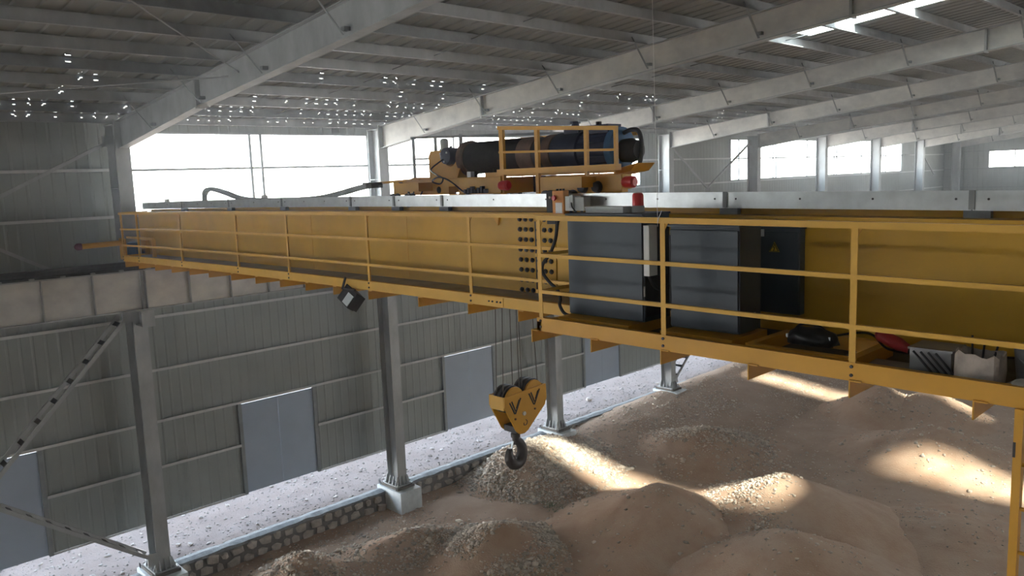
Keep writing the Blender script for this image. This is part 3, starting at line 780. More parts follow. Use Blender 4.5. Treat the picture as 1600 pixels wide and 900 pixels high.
mo = MB().lathe((.20, .2, 8.02), (.20, .2, 8.42), [(0, .12), (.03, .14), (.26, .14), (.27, .125), (.36, .125), (.39, .06)], 18).build('travel_motor', 'blue', et, smooth=True)
for k in range(10):
    a = 2 * PI * k / 10; MB().bar((.20 + .14 * math.cos(a), .2 + .14 * math.sin(a), 8.06), (.20 + .14 * math.cos(a), .2 + .14 * math.sin(a), 8.27), .012, .03, up=(math.cos(a), math.sin(a), 0)).build('cooling_fin', 'blue', mo)
MB().bar((-.2, .2, 8.50), (1.5, .2, 8.50), .05, .05).bar((1.5, .2, 8.50), (1.5, .2, 8.06), .08, .05).build('guard_frame', 'yellow_rail', et)

# ------------------------------------------------------------------ walkways with railings
def rail_profile(y, z, t=.045):        # L-shaped angle bar: flat on top, leg at the front
    return [(y, z), (y + t, z), (y + t, z - .006), (y + .006, z - .006), (y + .006, z - t), (y, z - t)]
def bracket(root, x, y0, y1, ztop, h=.135, w=.09):
    # cantilever angle: upright web with a narrow top flange
    MB().beamy(y0, y1, [(x, ztop - h), (x + .010, ztop - h), (x + .010, ztop - .010), (x + w, ztop - .010), (x + w, ztop), (x, ztop)]).build('bracket', 'yellow', root, True)
def railing(root, xs, y, x0, x1, zc, zt, zs, n=16, inner=True):
    MB().beamx(x0, x1, rail_profile(y, zt, .05), n).build('top_rail', 'yellow_rail', root, True)
    for z in zs: MB().beamx(x0, x1, rail_profile(y + .004, z, .036), n).build('middle_rail', 'yellow_rail', root, True)
    for x in xs:
        p = MB(); w = .05
        p.beamz(zc, zt - .004, [(x, y + .007), (x + w, y + .007), (x + w, y + .013), (x + .006, y + .013), (x + .006, y + .007 + w), (x, y + .007 + w)])
        post = p.build('railing_post', 'yellow_rail', root, True)
        for z in (zc + .045, zc + .11):
            MB().cyl((x + .026, y + .008, z), (x + .026, y - .012, z), .013, n=6).build('post_bolt', 'dark', post, True)
        MB().add([(x + .01, y + .02, zt - .01), (x + .012, y + .02, zt - .16), (x + .10, y + .02, zt - .01), (x + .01, y + .026, zt - .01), (x + .012, y + .026, zt - .16), (x + .10, y + .026, zt - .01)], [(0, 1, 2), (3, 5, 4), (0, 3, 4, 1), (1, 4, 5, 2), (2, 5, 3, 0)]).build('post_gusset', 'yellow', post, True)
YL, YR = -.13, -.83
wk = thing('crane_walkway', (7, .15, 8.0), 'narrow yellow walkway with railing along left half of the crane girder', 'walkway')
XL0, XL1 = .45, 14.50
MB().beamx(XL0, XL1, [(YL, 8.04), (YL + .06, 8.04), (YL + .06, 8.048), (YL + .008, 8.048), (YL + .008, 8.162), (YL + .06, 8.162), (YL + .06, 8.17), (YL, 8.17)], 14).build('edge_channel', 'yellow_rail', wk, True)
x = XL0
for w in (2.4, 2.4, 2.3, 2.0, 2.6, 2.3):
    MB().box(x + .008, min(XL1, x + w) - .008, YL + .06, .495, 8.125, 8.14, 3).build('deck_plate', 'deck', wk, True); x += w
for bx in (.6, 1.45, 2.4, 3.3, 4.2, 5.1, 6.05, 7.0, 7.87, 8.70, 9.52, 10.46, 11.63, 12.64, 13.53):
    bracket(wk, bx, YL - .02, .50, 8.04);
railing(wk, (.45, 1.43, 3.80, 6.30, 8.13, 10.44, 12.66), YL, XL0 - .05, 14.50, 8.035, 9.165, (8.80, 8.425), 14)
MB().bar((XL0 + .02, YL, 9.15), (XL0 + .02, .5, 9.15), .045, .045).build('end_rail', 'yellow_rail', wk, True)
jp = MB().box(12.98, 13.27, YL - .008, YL, 8.05, 8.16).build('joint_plate', 'yellow_rail', wk, True)
for x in (13.03, 13.09, 13.17, 13.23): MB().cyl((x, YL - .006, 8.105), (x, YL - .022, 8.105), .011, n=6).build('joint_bolt', 'dark', jp, True)

sp = thing('service_platform', (18, -.2, 8.0), 'wide yellow service platform with railing in front of the grey cabinets', 'walkway')
XR0, XR1 = 14.50, 23.0
MB().beamx(XR0, XR1, [(YR, 8.02), (YR + .06, 8.02), (YR + .06, 8.028), (YR + .008, 8.028), (YR + .008, 8.152), (YR + .06, 8.152), (YR + .06, 8.16), (YR, 8.16)], 10).build('edge_channel', 'yellow', sp, True)
MB().box(XR0, XR0 + .06, YR, .5, 8.02, 8.12).build('end_channel', 'yellow', sp, True)
x = XR0
for w in (1.7, 1.2, 1.7, 2.0, 1.9):
    MB().box(x + .07, x + w - .008, YR + .06, .495, 8.03, 8.045, 2).build('deck_plate', 'deck_dirty', sp, True); x += w
for bx in (14.435, 15.228, 16.035, 16.893, 17.72, 18.55, 19.36, 20.2, 21.0, 21.8, 22.6):
    bracket(sp, bx, YR - .02, .50, 8.03);
railing(sp, (14.53, 16.03, 17.705, 19.36, 21.0, 22.6), YR, XR0, XR1, 8.02, 9.20, (8.815, 8.445), 10)
for z in (9.155, 8.795, 8.425): MB().bar((XR0 + .02, YR, z), (XR0 + .02, .5, z), .03, .03).build('end_rail', 'yellow_rail', sp, True)
# base channels under the cabinets and a rectangular hatch frame
for a, b in ((14.62, 15.52), (15.88, 16.62)):
    MB().box(a, b, -.63, -.02, 8.05, 8.15).build('cabinet_base', 'yellow', sp, True)
hf = MB(); 
for a, b in (((16.80, -.66), (17.66, -.66)), ((16.80, .06), (17.66, .06)), ((16.80, -.66), (16.80, .06)), ((17.66, -.66), (17.66, .06))):
    hf.bar((a[0], a[1], 8.10), (b[0], b[1], 8.10), .07, .11)
hf.build('hatch_frame', 'yellow', sp, True)

# ladder hanging at the right edge of the frame
ld = thing('access_ladder', (19, -.83, 6.0), 'yellow access ladder hanging from the platform at the right edge', 'ladder')
for x in (18.80, 19.22): MB().box(x, x + .05, YR - .03, YR + .04, 4.2, 8.02).build('stile', 'yellow', ld, True)
for k in range(12):
    z = 4.35 + .30 * k; MB().cyl((18.84, YR, z), (19.24, YR, z), .014, n=8).build('rung', 'yellow', ld, True)
MB().box(18.80, 18.815, YR - .036, YR - .03, 7.70, 7.80).build('dark_slot', 'dark', ld, True)  # slot in the stile, its shade put in as a thin dark piece

# ------------------------------------------------------------------ galvanised cable tray on top of the girder
tr = thing('cable_tray', (10, .64, 9.14), 'long galvanised cable tray channel along the top of the near crane girder', 'cable tray')
xs_ = [-.08, 2.3, 4.6, 6.75, 9.0, 10.18, 11.32, 13.45, 15.82, 18.08, 20.4, 22.7]
for a, b in zip(xs_[:-1], xs_[1:]):
    t = MB().beamx(a + .006, b - .006, [(.60, 9.206), (.72, 9.206), (.72, 9.365), (.712, 9.365), (.712, 9.214), (.608, 9.214), (.608, 9.358), (.625, 9.358), (.625, 9.366), (.60, 9.366)], 3).build('tray_section', 'galv_bright', tr, True)
    n = max(1, int((b - a) / .55))
    for k in range(n):
        x = a + .12 + (b - a - .24) * k / max(1, n - 1)
        MB().cyl((x, .601, 9.30), (x, .594, 9.30), .010, n=6).build('rivet', 'dark', t, True)
for x in xs_[1:-1]:
    MB().box(x - .022, x + .022, .585, .60, 9.215, 9.372).build('joint_bracket', 'galv_dark', tr, True)
    MB().box(x - .06, x + .14, .59, .66, 9.146, 9.206).build('tray_foot', 'galv_dark', tr, True)
for x in (1.32, 6.0): MB().box(x - .05, x + .05, .62, .70, 9.366, 9.43).build('tray_cap', 'white', tr, True)

# energy chain in the tray
dc = thing('cable_drag_chain', (6, .66, 9.3), 'grey cable drag chain arching out of the tray and rising to the trolley', 'cable chain')
def crom(pts, n=10):
    P = [Vector(p) for p in pts]; out = []
    for i in range(len(P) - 1):
        a = P[max(0, i - 1)]; b = P[i]; c = P[i + 1]; d = P[min(len(P) - 1, i + 2)]
        for k in range(n):
            t = k / n; out.append(.5 * ((2 * b) + (c - a) * t + (2 * a - 5 * b + 4 * c - d) * t * t + (3 * b - a - 3 * c + d) * t ** 3))
    out.append(P[-1]); return out
path = crom([(3.35, .66, 9.33), (3.38, .66, 9.50), (3.55, .66, 9.585), (3.85, .66, 9.585), (4.4, .66, 9.50), (5.0, .66, 9.39), (5.8, .66, 9.345), (7.2, .66, 9.34), (8.0, .66, 9.36), (8.6, .66, 9.42), (9.1, .66, 9.49), (9.45, .66, 9.53)], 9)
for a, b in zip(path[:-1], path[1:]):
    d = (b - a); MB().bar(a + d * .04, b - d * .04, .10, .075, up=(0, 1, 0) if abs(d.normalized().z) > .9 else (0, 0, 1)).build('chain_link', 'lightgrey' if False else 'galv_dark', dc, True)
MB().box(3.26, 3.44, .61, .71, 9.24, 9.36).build('chain_anchor', 'galv', dc, True)

# ------------------------------------------------------------------ hoist trolley
tl = thing('hoist_trolley', (11.9, 1.9, 9.2), 'yellow hoist trolley with rope drum and railings on top of the crane girders', 'trolley')
def tb(name, m, *boxes, par=None, bev=0):
    mb = MB()
    for b in boxes: mb.box(*b)
    return mb.build(name, m, par or tl, bevel=bev)
yf0, yf1 = 1.06, 1.18
# front side frame, left half, with a square opening and an oval hole
tb('side_frame', 'yellow', (9.55, 10.93, yf0, yf1, 9.36, 9.585), (11.15, 12.05, yf0, yf1, 9.36, 9.585), (10.93, 11.15, yf0, yf1, 9.475, 9.585), (10.93, 11.15, yf0, yf1, 9.33, 9.365), (9.55, 12.05, yf0, yf1, 9.585, 9.60), bev=.004)
MB().lathe((10.70, yf0 - .004, 9.43), (10.70, yf0 + .01, 9.43), [(0, .05), (.014, .05)], 16).build('lightening_hole', 'black', tl)
tb('side_frame', 'yellow', (12.80, 14.15, yf0, yf1, 9.35, 9.565), bev=.004)
tb('side_frame', 'yellow', (9.75, 12.9, 2.78, 2.90, 9.35, 9.585), bev=.004)
for x in (9.56, 11.95, 12.79): tb('cross_beam', 'yellow', (x, x + .10, yf1, 2.78, 9.36, 9.575))
tb('deck_beam', 'yellow', (12.02, 14.1, 1.02, 1.12, 9.615, 9.69)); tb('deck_beam', 'yellow', (11.2, 13.6, 1.55, 1.63, 9.59, 9.66))
tb('deck_beam', 'yellow', (11.2, 13.2, 2.2, 2.28, 9.59, 9.66))
for x, y in ((10.05, .725), (10.42, .725), (13.25, .725), (13.62, .725), (9.9, 3.075), (10.3, 3.075), (12.0, 3.075), (12.4, 3.075)):
    if True:
        MB().lathe((x, y - .05, 9.295), (x, y + .05, 9.295), [(0, .105), (.015, .105), (.016, .09), (.084, .09), (.085, .105), (.10, .105)], 18).build('wheel', 'dark', tl, smooth=True)
for x in (10.05, 13.25): tb('wheel_box', 'yellow', (x - .12, x + .5, .79, yf0, 9.42, 9.55))
# gearbox housing with a cradle cut, ventilated motor on top
gp = [(9.66, 9.60), (10.36, 9.60), (10.47, 9.80), (10.47, 10.02)] + [(10.20 + .165 * math.cos(t), 9.95 + .165 * math.sin(t)) for t in [(-.1 - i * (2.9 / 10)) for i in range(11)]] + [(9.98, 10.05), (9.72, 10.05), (9.66, 9.97)]
n_ = len(gp)
MB().beamy(1.72, 2.12, gp).build('gearbox_housing', 'yellow', tl)
tb('gearbox_foot', 'dark', (9.62, 10.5, 1.68, 2.16, 9.585, 9.602))
MB().lathe((9.86, 1.9, 10.05), (9.86, 1.9, 10.25), [(0, .085), (.03, .085), (.031, .068), (.17, .068), (.19, .05), (.2, .02)], 16).build('brake_motor', 'lightgrey', tl, smooth=True)
MB().lathe((10.02, 1.9, 10.05), (10.02, 1.9, 10.12), [(0, .03), (.07, .02)], 10).build('oil_breather', 'dark', tl)
mt_ = MB().lathe((10.20, 1.60, 9.95), (10.20, 2.12, 9.95), [(0, .08), (.02, .125), (.10, .14), (.11, .13), (.5, .13)], 20).build('creep_motor', 'navy', tl, smooth=True)
for k in range(3): MB().cyl((10.20 + .09 * math.cos(k * 2.1 + .6), 1.60, 9.95 + .09 * math.sin(k * 2.1 + .6)), (10.20 + .09 * math.cos(k * 2.1 + .6), 1.585, 9.95 + .09 * math.sin(k * 2.1 + .6)), .016, n=6).build('motor_bolt', 'lightgrey', mt_)
# drum
DZ, DY = 9.90, 1.95
MB().lathe((10.36, DY, DZ), (10.52, DY, DZ), [(0, .16), (.02, .27), (.12, .28), (.15, .25)], 28).build('drum_flange', 'brown', tl, smooth=True)
pr = []
for k in range(44):
    t = .05 + k * .028; pr += [(t, .235), (t + .012, .248), (t + .024, .235)]
MB().lathe((10.48, DY, DZ), (12.4, DY, DZ), [(0, .235)] + pr + [(1.30, .235)], 28).build('rope_drum', 'drum', tl, smooth=True)
MB().lathe((11.70, DY, DZ), (12.0, DY, DZ), [(0, .25), (.14, .252), (.30, .25)], 28).build('rope_guide', 'brown', tl, smooth=True)
MB().lathe((11.98, DY, DZ), (12.4, DY, DZ), [(0, .235), (.2, .235), (.36, .242), (.42, .242)], 28).build('bare_drum_end', 'drum', tl, smooth=True)
MB().lathe((12.2, DY, DZ), (12.36, DY, DZ), [(0, .26), (.16, .26)], 28).build('rope_guide', 'brown', tl, smooth=True)
# hoist motor, terminal box and fan end
hm = MB().lathe((12.36, DY, DZ), (13.40, DY, DZ), [(0, .22), (.04, .27), (.5, .275), (.52, .25), (1.04, .25)], 24).build('hoist_motor', 'navy', tl, smooth=True)
for k in range(16):
    a = 2 * PI * k / 16; MB().bar((12.9, DY + .25 * math.cos(a), DZ + .25 * math.sin(a)), (13.38, DY + .25 * math.cos(a), DZ + .25 * math.sin(a)), .012, .05, up=(0, math.cos(a), math.sin(a))).build('cooling_fin', 'navy', hm)
tb('terminal_box', 'navy', (12.55, 12.82, DY - .12, DY + .12, DZ + .22, DZ + .30), par=hm); MB().cyl((12.66, DY, DZ + .28), (12.66, DY, DZ + .40), .055, n=12).cyl((12.66, DY, DZ + .38), (12.66, DY, DZ + .41), .075, n=12).build('lifting_lug', 'navy', hm)
tb('terminal_box', 'navy', (12.95, 13.35, DY - .14, DY + .14, DZ + .22, DZ + .33), par=hm); MB().cyl((13.08, DY, DZ + .33), (13.08, DY, DZ + .38), .04, n=10).build('cable_gland', 'dark', hm)
MB().lathe((13.36, DY, DZ), (13.5, DY, DZ), [(0, .26), (.02, .285), (.12, .285), (.14, .2)], 24).build('motor_flange', 'blue', tl, smooth=True)
MB().lathe((13.48, DY, DZ - .03), (13.76, DY, DZ - .03), [(0, .15), (.16, .16), (.2, .14), (.27, .12)], 20).build('fan_end', 'dark', tl, smooth=True)
MB().tube(crom([(13.5, DY, DZ + .20), (13.62, DY, DZ + .235), (13.74, DY, DZ + .21), (13.79, DY, DZ + .05), (13.76, DY, DZ - .18), (13.68, DY, DZ - .28)], 5), .03, 8).build('fan_guard_strap', 'dark', tl, smooth=True)
MB().add([(13.45, DY - .2, DZ - .28), (13.85, DY - .2, DZ - .20), (13.75, DY - .2, DZ - .30), (13.5, DY - .2, DZ - .34), (13.45, DY + .2, DZ - .28), (13.85, DY + .2, DZ - .20), (13.75, DY + .2, DZ - .30), (13.5, DY + .2, DZ - .34)], [(0, 1, 2, 3), (7, 6, 5, 4), (0, 4, 5, 1), (1, 5, 6, 2), (2, 6, 7, 3), (3, 7, 4, 0)]).build('motor_saddle', 'yellow', tl)
tb('motor_saddle', 'yellow', (12.5, 13.2, DY - .2, DY + .2, 9.6, 9.67))
# railings of the trolley
for x, w, z0, z1 in ((12.02, .075, 9.34, 10.27), (12.70, .055, 9.34, 10.22), (13.55, .045, 9.34, 10.15), (14.02, .035, 9.62, 10.12)): tb('guard_post', 'yellow', (x, x + w, 1.08, 1.13, z0, z1))
MB().bar((12.0, 1.10, 10.255), (14.06, 1.10, 10.115), .05, .05).build('guard_rail', 'yellow', tl); MB().bar((12.0, 1.10, 9.925), (14.06, 1.10, 9.86), .03, .03).build('guard_rail', 'yellow', tl)
for x in (8.05, 8.70, 9.40): tb('guard_post', 'galv_dark', (x, x + .045, 2.62, 2.66, 9.6, 10.36))
MB().bar((8.02, 2.64, 10.375), (12.2, 2.64, 10.20), .045, .04).build('guard_rail', 'galv_dark', tl); MB().bar((8.05, 2.64, 9.98), (9.42, 2.64, 9.96), .03, .03).build('guard_rail', 'galv_dark', tl)
MB().bar((8.0, 2.64, 9.61), (9.6, 2.64, 9.60), .06, .06).build('guard_rail', 'yellow', tl); tb('rear_guard', 'yellow', (10.4, 13.2, 2.62, 2.68, 10.10, 10.20))
MB().bar((9.30, .95, 9.565), (10.25, 1.06, 9.60), .05, .035).build('tow_arm', 'yellow', tl); tb('tow_arm', 'dark', (9.28, 9.42, .66, .95, 9.49, 9.58))
for x in (12.0, 14.15):
    MB().lathe((x, 1.10, 9.47), (x + .17, 1.10, 9.47), [(0, .055), (.03, .07), (.15, .07), (.17, .05)], 16).build('buffer', 'red', tl, smooth=True)
MB().tube(crom([(10.2, 1.58, 9.90), (10.17, 1.35, 9.75), (10.6, 1.1, 9.66), (10.85, 1.02, 9.60), (10.78, 1.02, 9.52), (10.6, 1.02, 9.56), (10.75, 1.02, 9.62), (11.0, 1.02, 9.56), (11.3, 1.02, 9.40), (11.5, 1.02, 9.34)], 8), .011, 6).build('loose_cable', 'black', tl)
MB().tube(crom([(10.1, 1.04, 9.36), (10.15, 1.02, 9.50), (10.3, 1.02, 9.53), (10.36, 1.02, 9.45), (10.3, 1.02, 9.36)], 8), .011, 6).build('loose_cable', 'black', tl)
MB().tube(crom([(9.75, 1.02, 9.59), (9.9, 1.0, 9.52), (10.02, 1.0, 9.42), (10.0, 1.0, 9.36)], 8), .02, 6).build('loose_cable', 'dark', tl)
tb('limit_switch', 'lightgrey', (11.42, 11.5, 1.0, 1.06, 9.60, 9.68)); tb('limit_switch', 'dark', (11.5, 11.58, 1.0, 1.06, 9.60, 9.68))
for k in range(7): tb('terminal_lug', 'dark', (11.33 + k * .07, 11.37 + k * .07, 1.0, 1.06, 9.37, 9.43 + .02 * (k % 3)))
for k in range(4): tb('resistor_bank', 'dark', (12.15 + k * .13, 12.22 + k * .13, 1.6, 2.0, 9.36, 9.58))
# travel motors at the right frame
for x in (13.55, 13.78): MB().lathe((x, 1.0, 9.42), (x, 1.06, 9.42), [(0, .06), (.06, .075)], 14).build('travel_motor', 'dark', tl)

# ------------------------------------------------------------------ hook block and ropes
hb = thing('hook_block', (11.3, 1.95, 5.2), 'yellow triangular hook block with black chevrons and dark hook hanging from ropes', 'hook block')
poly = [(1.53, 6.245), (2.45, 6.285), (2.46, 6.06), (2.42, 5.95), (2.02, 5.62), (1.94, 5.585), (1.84, 5.59), (1.76, 5.65), (1.525, 6.08)]
MB().beamx(11.43, 11.455, poly).build('side_plate', 'yellow', hb, bevel=.006)
MB().beamx(11.10, 11.125, poly).build('side_plate', 'yellow', hb, bevel=.006)
MB().box(11.125, 11.43, 1.525, 1.545, 6.03, 6.24).build('end_plate', 'yellow_rail', hb)
MB().box(11.125, 11.43, 2.415, 2.435, 6.02, 6.28).build('end_plate', 'yellow_rail', hb)
for y, z in ((1.77, 6.15), (2.20, 6.18)):
    MB().lathe((11.15, y, z), (11.40, y, z), [(0, .06), (.02, .225), (.05, .225), (.075, .19), (.10, .225), (.15, .225), (.175, .19), (.20, .225), (.23, .225), (.25, .06)], 30).build('sheave', 'dark', hb, smooth=True)
    MB().lathe((11.405, y, z + .005), (11.432, y, z + .005), [(0, .205), (.026, .20)], 28).build('sheave_cover', 'yellow', hb, smooth=True)
for y, z, s_ in ((1.745, 6.045, 1), (2.17, 6.105, 1)):
    mb = MB()
    for o_ in (0, .045):
        mb.bar((11.4575, y - .115 + o_, z + .095 + o_ * .25), (11.4575, y - .012 + o_ * .35, z - .10 + o_ * 1.0), .012, .020, up=(0, 1, .5))
    mb.bar((11.4575, y + .125, z + .125), (11.4575, y + .0, z - .105), .012, .020, up=(0, 1, -.5)); mb.bar((11.4575, y + .09, z + .105), (11.4575, y + .025, z - .02), .012, .016, up=(0, 1, -.5))
    mb.build('chevron_mark', 'black', hb)
MB().cyl((11.45, 1.93, 5.91), (11.478, 1.93, 5.91), .035, n=6).build('axle_nut', 'galv_bright', hb)
for y, z in ((1.74, 5.86), (2.18, 5.93)): MB().cyl((11.45, y, z), (11.47, y, z), .018, n=6).build('plate_bolt', 'brown', hb)
mk = crom([(11.457, 1.97, 5.80), (11.457, 2.0, 5.77), (11.457, 1.98, 5.72), (11.457, 1.93, 5.72), (11.457, 1.925, 5.76)], 4); MB().tube(mk, .008, 5).build('hook_mark', 'brown', hb)
MB().box(11.13, 11.42, 1.80, 2.02, 5.60, 5.70).build('hook_crosshead', 'dark', hb)
MB().lathe((11.28, 1.90, 5.62), (11.28, 1.90, 5.38), [(0, .06), (.05, .06), (.06, .075), (.12, .075), (.13, .05), (.24, .055)], 16).build('hook_shank', 'hook', hb, smooth=True)
hk = [(1.90, 5.44), (1.915, 5.38), (1.98, 5.33), (2.03, 5.24), (2.035, 5.13), (1.985, 5.03), (1.90, 4.995), (1.815, 5.02), (1.765, 5.10), (1.75, 5.19), (1.765, 5.28)]
hpth = crom([(11.28, y + .0, z + .06) for y, z in hk], 6); nn = len(hpth)
MB().tube(hpth, [(.055 + .038 * math.sin(min(1, i / nn * 1.35) * PI * .62)) * (1 if i < nn * .8 else 1 - .62 * (i - nn * .8) / (nn * .2)) for i in range(nn)], 12).build('hook', 'hook', hb, smooth=True)
MB().bar((11.28, 1.845, 5.44), (11.28, 1.79, 5.30), .03, .012).build('safety_latch', 'galv_bright', hb)
for k, (y, x) in enumerate(((1.60, 11.2), (1.955, 11.2), (2.015, 11.35), (2.37, 11.35), (1.60, 11.35), (1.96, 11.34))):
    w_ = thing('wire_rope', (x, y, 6.2), 'thin steel wire rope running down from the hoist drum to the hook block', 'rope', 'hoist ropes above the hook block')
    MB().cyl((x, y, 6.19), (x + (.02 if k % 2 else -.02), 1.95 + (y - 1.98) * .55, 9.72), .0075, n=6).build('rope_strand', 'rope', w_)

# ------------------------------------------------------------------ electrical cabinets
def cabinet(name, x0, x1, y0, y1, z0, z1, lab, feats):
    root = thing(name, ((x0 + x1) / 2, (y0 + y1) / 2, z0), lab, 'cabinet')
    MB().box(x0, x1, y0 + .02, y1, z0, z1).build('body', 'cabinet', root, bevel=.006)
    MB().box(x0 + .008, x1 - .008, y0, y0 + .018, z0 + .012, z1 - .025).build('door_panel', 'cabinet', root, bevel=.006)
    MB().box(x0 - .012, x1 + .012, y0 - .012, y1 + .005, z1, z1 + .02).build('lid', 'cabinet', root, bevel=.004)
    feats(root); return root
def f1(r):
    MB().box(15.60, 15.665, -.485, -.355, 8.60, 9.08).build('cable_trunking', 'white', r, bevel=.004)
    MB().tube(crom([(15.64, -.45, 8.60), (15.66, -.40, 8.50), (15.7, -.3, 8.46), (15.72, -.12, 8.52)], 6), .02, 8).build('cable_bundle', 'black', r)
    MB().box(15.60, 15.604, -.49, -.42, 8.40, 8.50).build('sticker', 'white', r)
    MB().box(15.60, 15.606, -.47, -.10, 8.2, 8.58).build('side_vent', 'dark', r)
cabinet('control_cabinet', 14.65, 15.60, -.5, -.06, 8.152, 9.17, 'left dark grey control cabinet with red beacon on its lid', f1)
def f2(r):
    MB().box(16.61, 16.614, -.40, -.22, 8.3, 8.31).build('sticker', 'white', r)
    MB().box(15.905, 15.915, -.506, -.498, 8.3, 9.0).build('door_gap', 'black', r)
    MB().box(15.90, 16.60, -.47, -.20, 8.145, 8.16).build('plinth', 'black', r)
cabinet('control_cabinet', 15.90, 16.61, -.5, -.12, 8.152, 9.075, 'middle dark grey control cabinet standing nearest the railing', f2)
def f3(r):
    mb = MB(); c = (16.475, 8.83); s_ = .052
    mb.add([(c[0] - s_, .373, c[1] - s_ * .8), (c[0] + s_, .373, c[1] - s_ * .8), (c[0], .373, c[1] + s_), (c[0] - s_, .379, c[1] - s_ * .8), (c[0] + s_, .379, c[1] - s_ * .8), (c[0], .379, c[1] + s_)], [(0, 1, 2), (5, 4, 3), (0, 3, 4, 1), (1, 4, 5, 2), (2, 5, 3, 0)])
    sg = mb.build('warning_sign', 'sign_yellow', r)
    b = MB(); k = .62
    b.add([(c[0] - s_ * k, .3725, c[1] - s_ * .55), (c[0] + s_ * k, .3725, c[1] - s_ * .55), (c[0], .3725, c[1] + s_ * .62), (c[0] - s_ * k, .3731, c[1] - s_ * .55), (c[0] + s_ * k, .3731, c[1] - s_ * .55), (c[0], .3731, c[1] + s_ * .62)], [(0, 1, 2), (5, 4, 3)]).build('sign_field', 'sign_yellow', sg)
    q = MB(); z = c[1]; x = c[0]
    for a_, b_ in (((x + .008, z + .028), (x - .010, z - .002)), ((x - .010, z - .002), (x + .008, z + .002)), ((x + .008, z + .002), (x - .006, z - .034))):
        q.bar((a_[0], .370, a_[1]), (b_[0], .370, b_[1]), .004, .008, up=(0, 1, 0))
    for (a_, b_) in (((x - s_ * .8, z - s_ * .68), (x + s_ * .8, z - s_ * .68)), ((x + s_ * .8, z - s_ * .68), (x, z + s_ * .8)), ((x, z + s_ * .8), (x - s_ * .8, z - s_ * .68))):
        q.bar((a_[0], .370, a_[1]), (b_[0], .370, b_[1]), .004, .006, up=(0, 1, 0))
    q.build('lightning_mark', 'black', sg)
    MB().box(16.255, 16.37, .3745, .379, 8.93, 9.0).build('label_plate', 'white', r)
cabinet('control_cabinet', 16.25, 16.72, .38, .498, 8.20, 9.00, 'rear dark grey cabinet on the girder with a yellow warning triangle', f3)

# boxes on the girder / cabinet lids
bx = thing('beacon_lamp', (15.36, -.24, 9.19), 'red warning beacon with white base on the left cabinet lid', 'lamp')
MB().lathe((15.36, -.24, 9.19), (15.36, -.24, 9.26), [(0, .06), (.01, .065), (.06, .062), (.065, .055)], 20).build('beacon_base', 'white', bx, smooth=True)
MB().lathe((15.36, -.24, 9.255), (15.36, -.24, 9.38), [(0, .056), (.10, .056), (.12, .046), (.125, .02)], 20).build('beacon_dome', 'red', bx, smooth=True)
wb = thing('flat_box', (15.06, -.35, 9.19), 'flat pale grey box lying on the left cabinet lid', 'box')
MB().box(14.82, 15.30, -.40, -.26, 9.19, 9.245).build('box_body', 'lightgrey', wb, bevel=.004); MB().box(14.815, 15.305, -.405, -.255, 9.238, 9.252).build('box_lid', 'lightgrey', wb)
bp_ = thing('stop_button_box', (13.80, .42, 9.1), 'orange stop button box on a black bracket beside the cable tray', 'box')
MB().box(13.47, 13.61, .46, .50, 9.0, 9.395).build('bracket_plate', 'black', bp_)
MB().box(13.62, 13.80, .40, .50, 9.12, 9.40).build('box_body', 'orange', bp_, bevel=.006)
MB().lathe((13.67, .40, 9.315), (13.67, .365, 9.315), [(0, .022), (.015, .022), (.016, .034), (.035, .03)], 16).build('stop_button', 'red', bp_, smooth=True)
MB().box(13.675, 13.78, .394, .40, 9.135, 9.26).build('label_plate', 'white', bp_)
for x in (13.66, 13.71, 13.76): MB().cyl((x, .45, 9.40), (x, .45, 9.42), .014, n=8).build('cable_gland', 'dark', bp_)
MB().cyl((13.53, .458, 9.32), (13.53, .45, 9.32), .014, n=8).build('plate_bolt', 'white', bp_)
jb = thing('junction_box', (14.05, .42, 9.15), 'grey junction box between the orange button box and the beacon', 'box')
MB().box(13.86, 13.985, .36, .50, 9.165, 9.335).build('box_body', 'lightgrey', jb, bevel=.005); MB().box(13.99, 14.13, .38, .50, 9.165, 9.325).build('box_body', 'lightgrey', jb, bevel=.005)
MB().box(13.93, 13.985, .352, .36, 9.20, 9.345).build('box_strap', 'galv', jb); 
for x in (13.92, 13.98, 14.08): MB().cyl((x, .40, 9.165), (x, .40, 9.14), .016, n=8).build('cable_gland', 'dark', jb)
MB().tube(crom([(13.95, .37, 9.28), (13.99, .33, 9.22), (14.03, .34, 9.16), (13.97, .35, 9.145), (13.93, .36, 9.16)], 6), .008, 6).build('cable_loop', 'black', jb)
pc = thing('power_cable', (14.0, -.1, 8.2), 'thick black cable hanging in front of the bolted splice left of the cabinets', 'cable')
MB().tube(crom([(13.72, .42, 9.10), (14.10, .0, 9.12), (14.32, -.28, 9.07), (14.28, -.28, 8.89), (14.19, -.28, 8.73), (14.085, -.28, 8.62), (14.08, -.28, 8.52), (14.18, -.28, 8.42), (14.29, -.28, 8.345), (14.33, -.28, 8.25), (14.32, -.28, 8.18), (14.38, -.28, 8.10), (14.5, -.28, 8.07)], 8), .018, 8).build('cable_sheath', 'black', pc, smooth=True)
pc2 = thing('power_cable', (14.5, -.1, 8.3), 'short black cable curving into the left side of the left cabinet', 'cable')
MB().tube(crom([(14.72, -.2, 8.40), (14.5, -.1, 8.40), (14.36, .0, 8.37), (14.26, -.05, 8.28), (14.45, -.2, 8.25), (14.7, -.25, 8.27)], 8), .014, 8).build('cable_sheath', 'black', pc2, smooth=True)
sx = thing('string', (16.04, -.83, 9.1), 'thin white string tied to the top rail and hanging from the roof', 'string')
MB().cyl((16.02, -.84, 9.10), (15.94, -.80, 12.8), .002, n=5).build('string_strand', 'white', sx); MB().tube([(16.02, -.845, 9.13), (16.04, -.85, 9.18), (16.07, -.85, 9.24)], .003, 5).build('string_knot', 'white', sx)

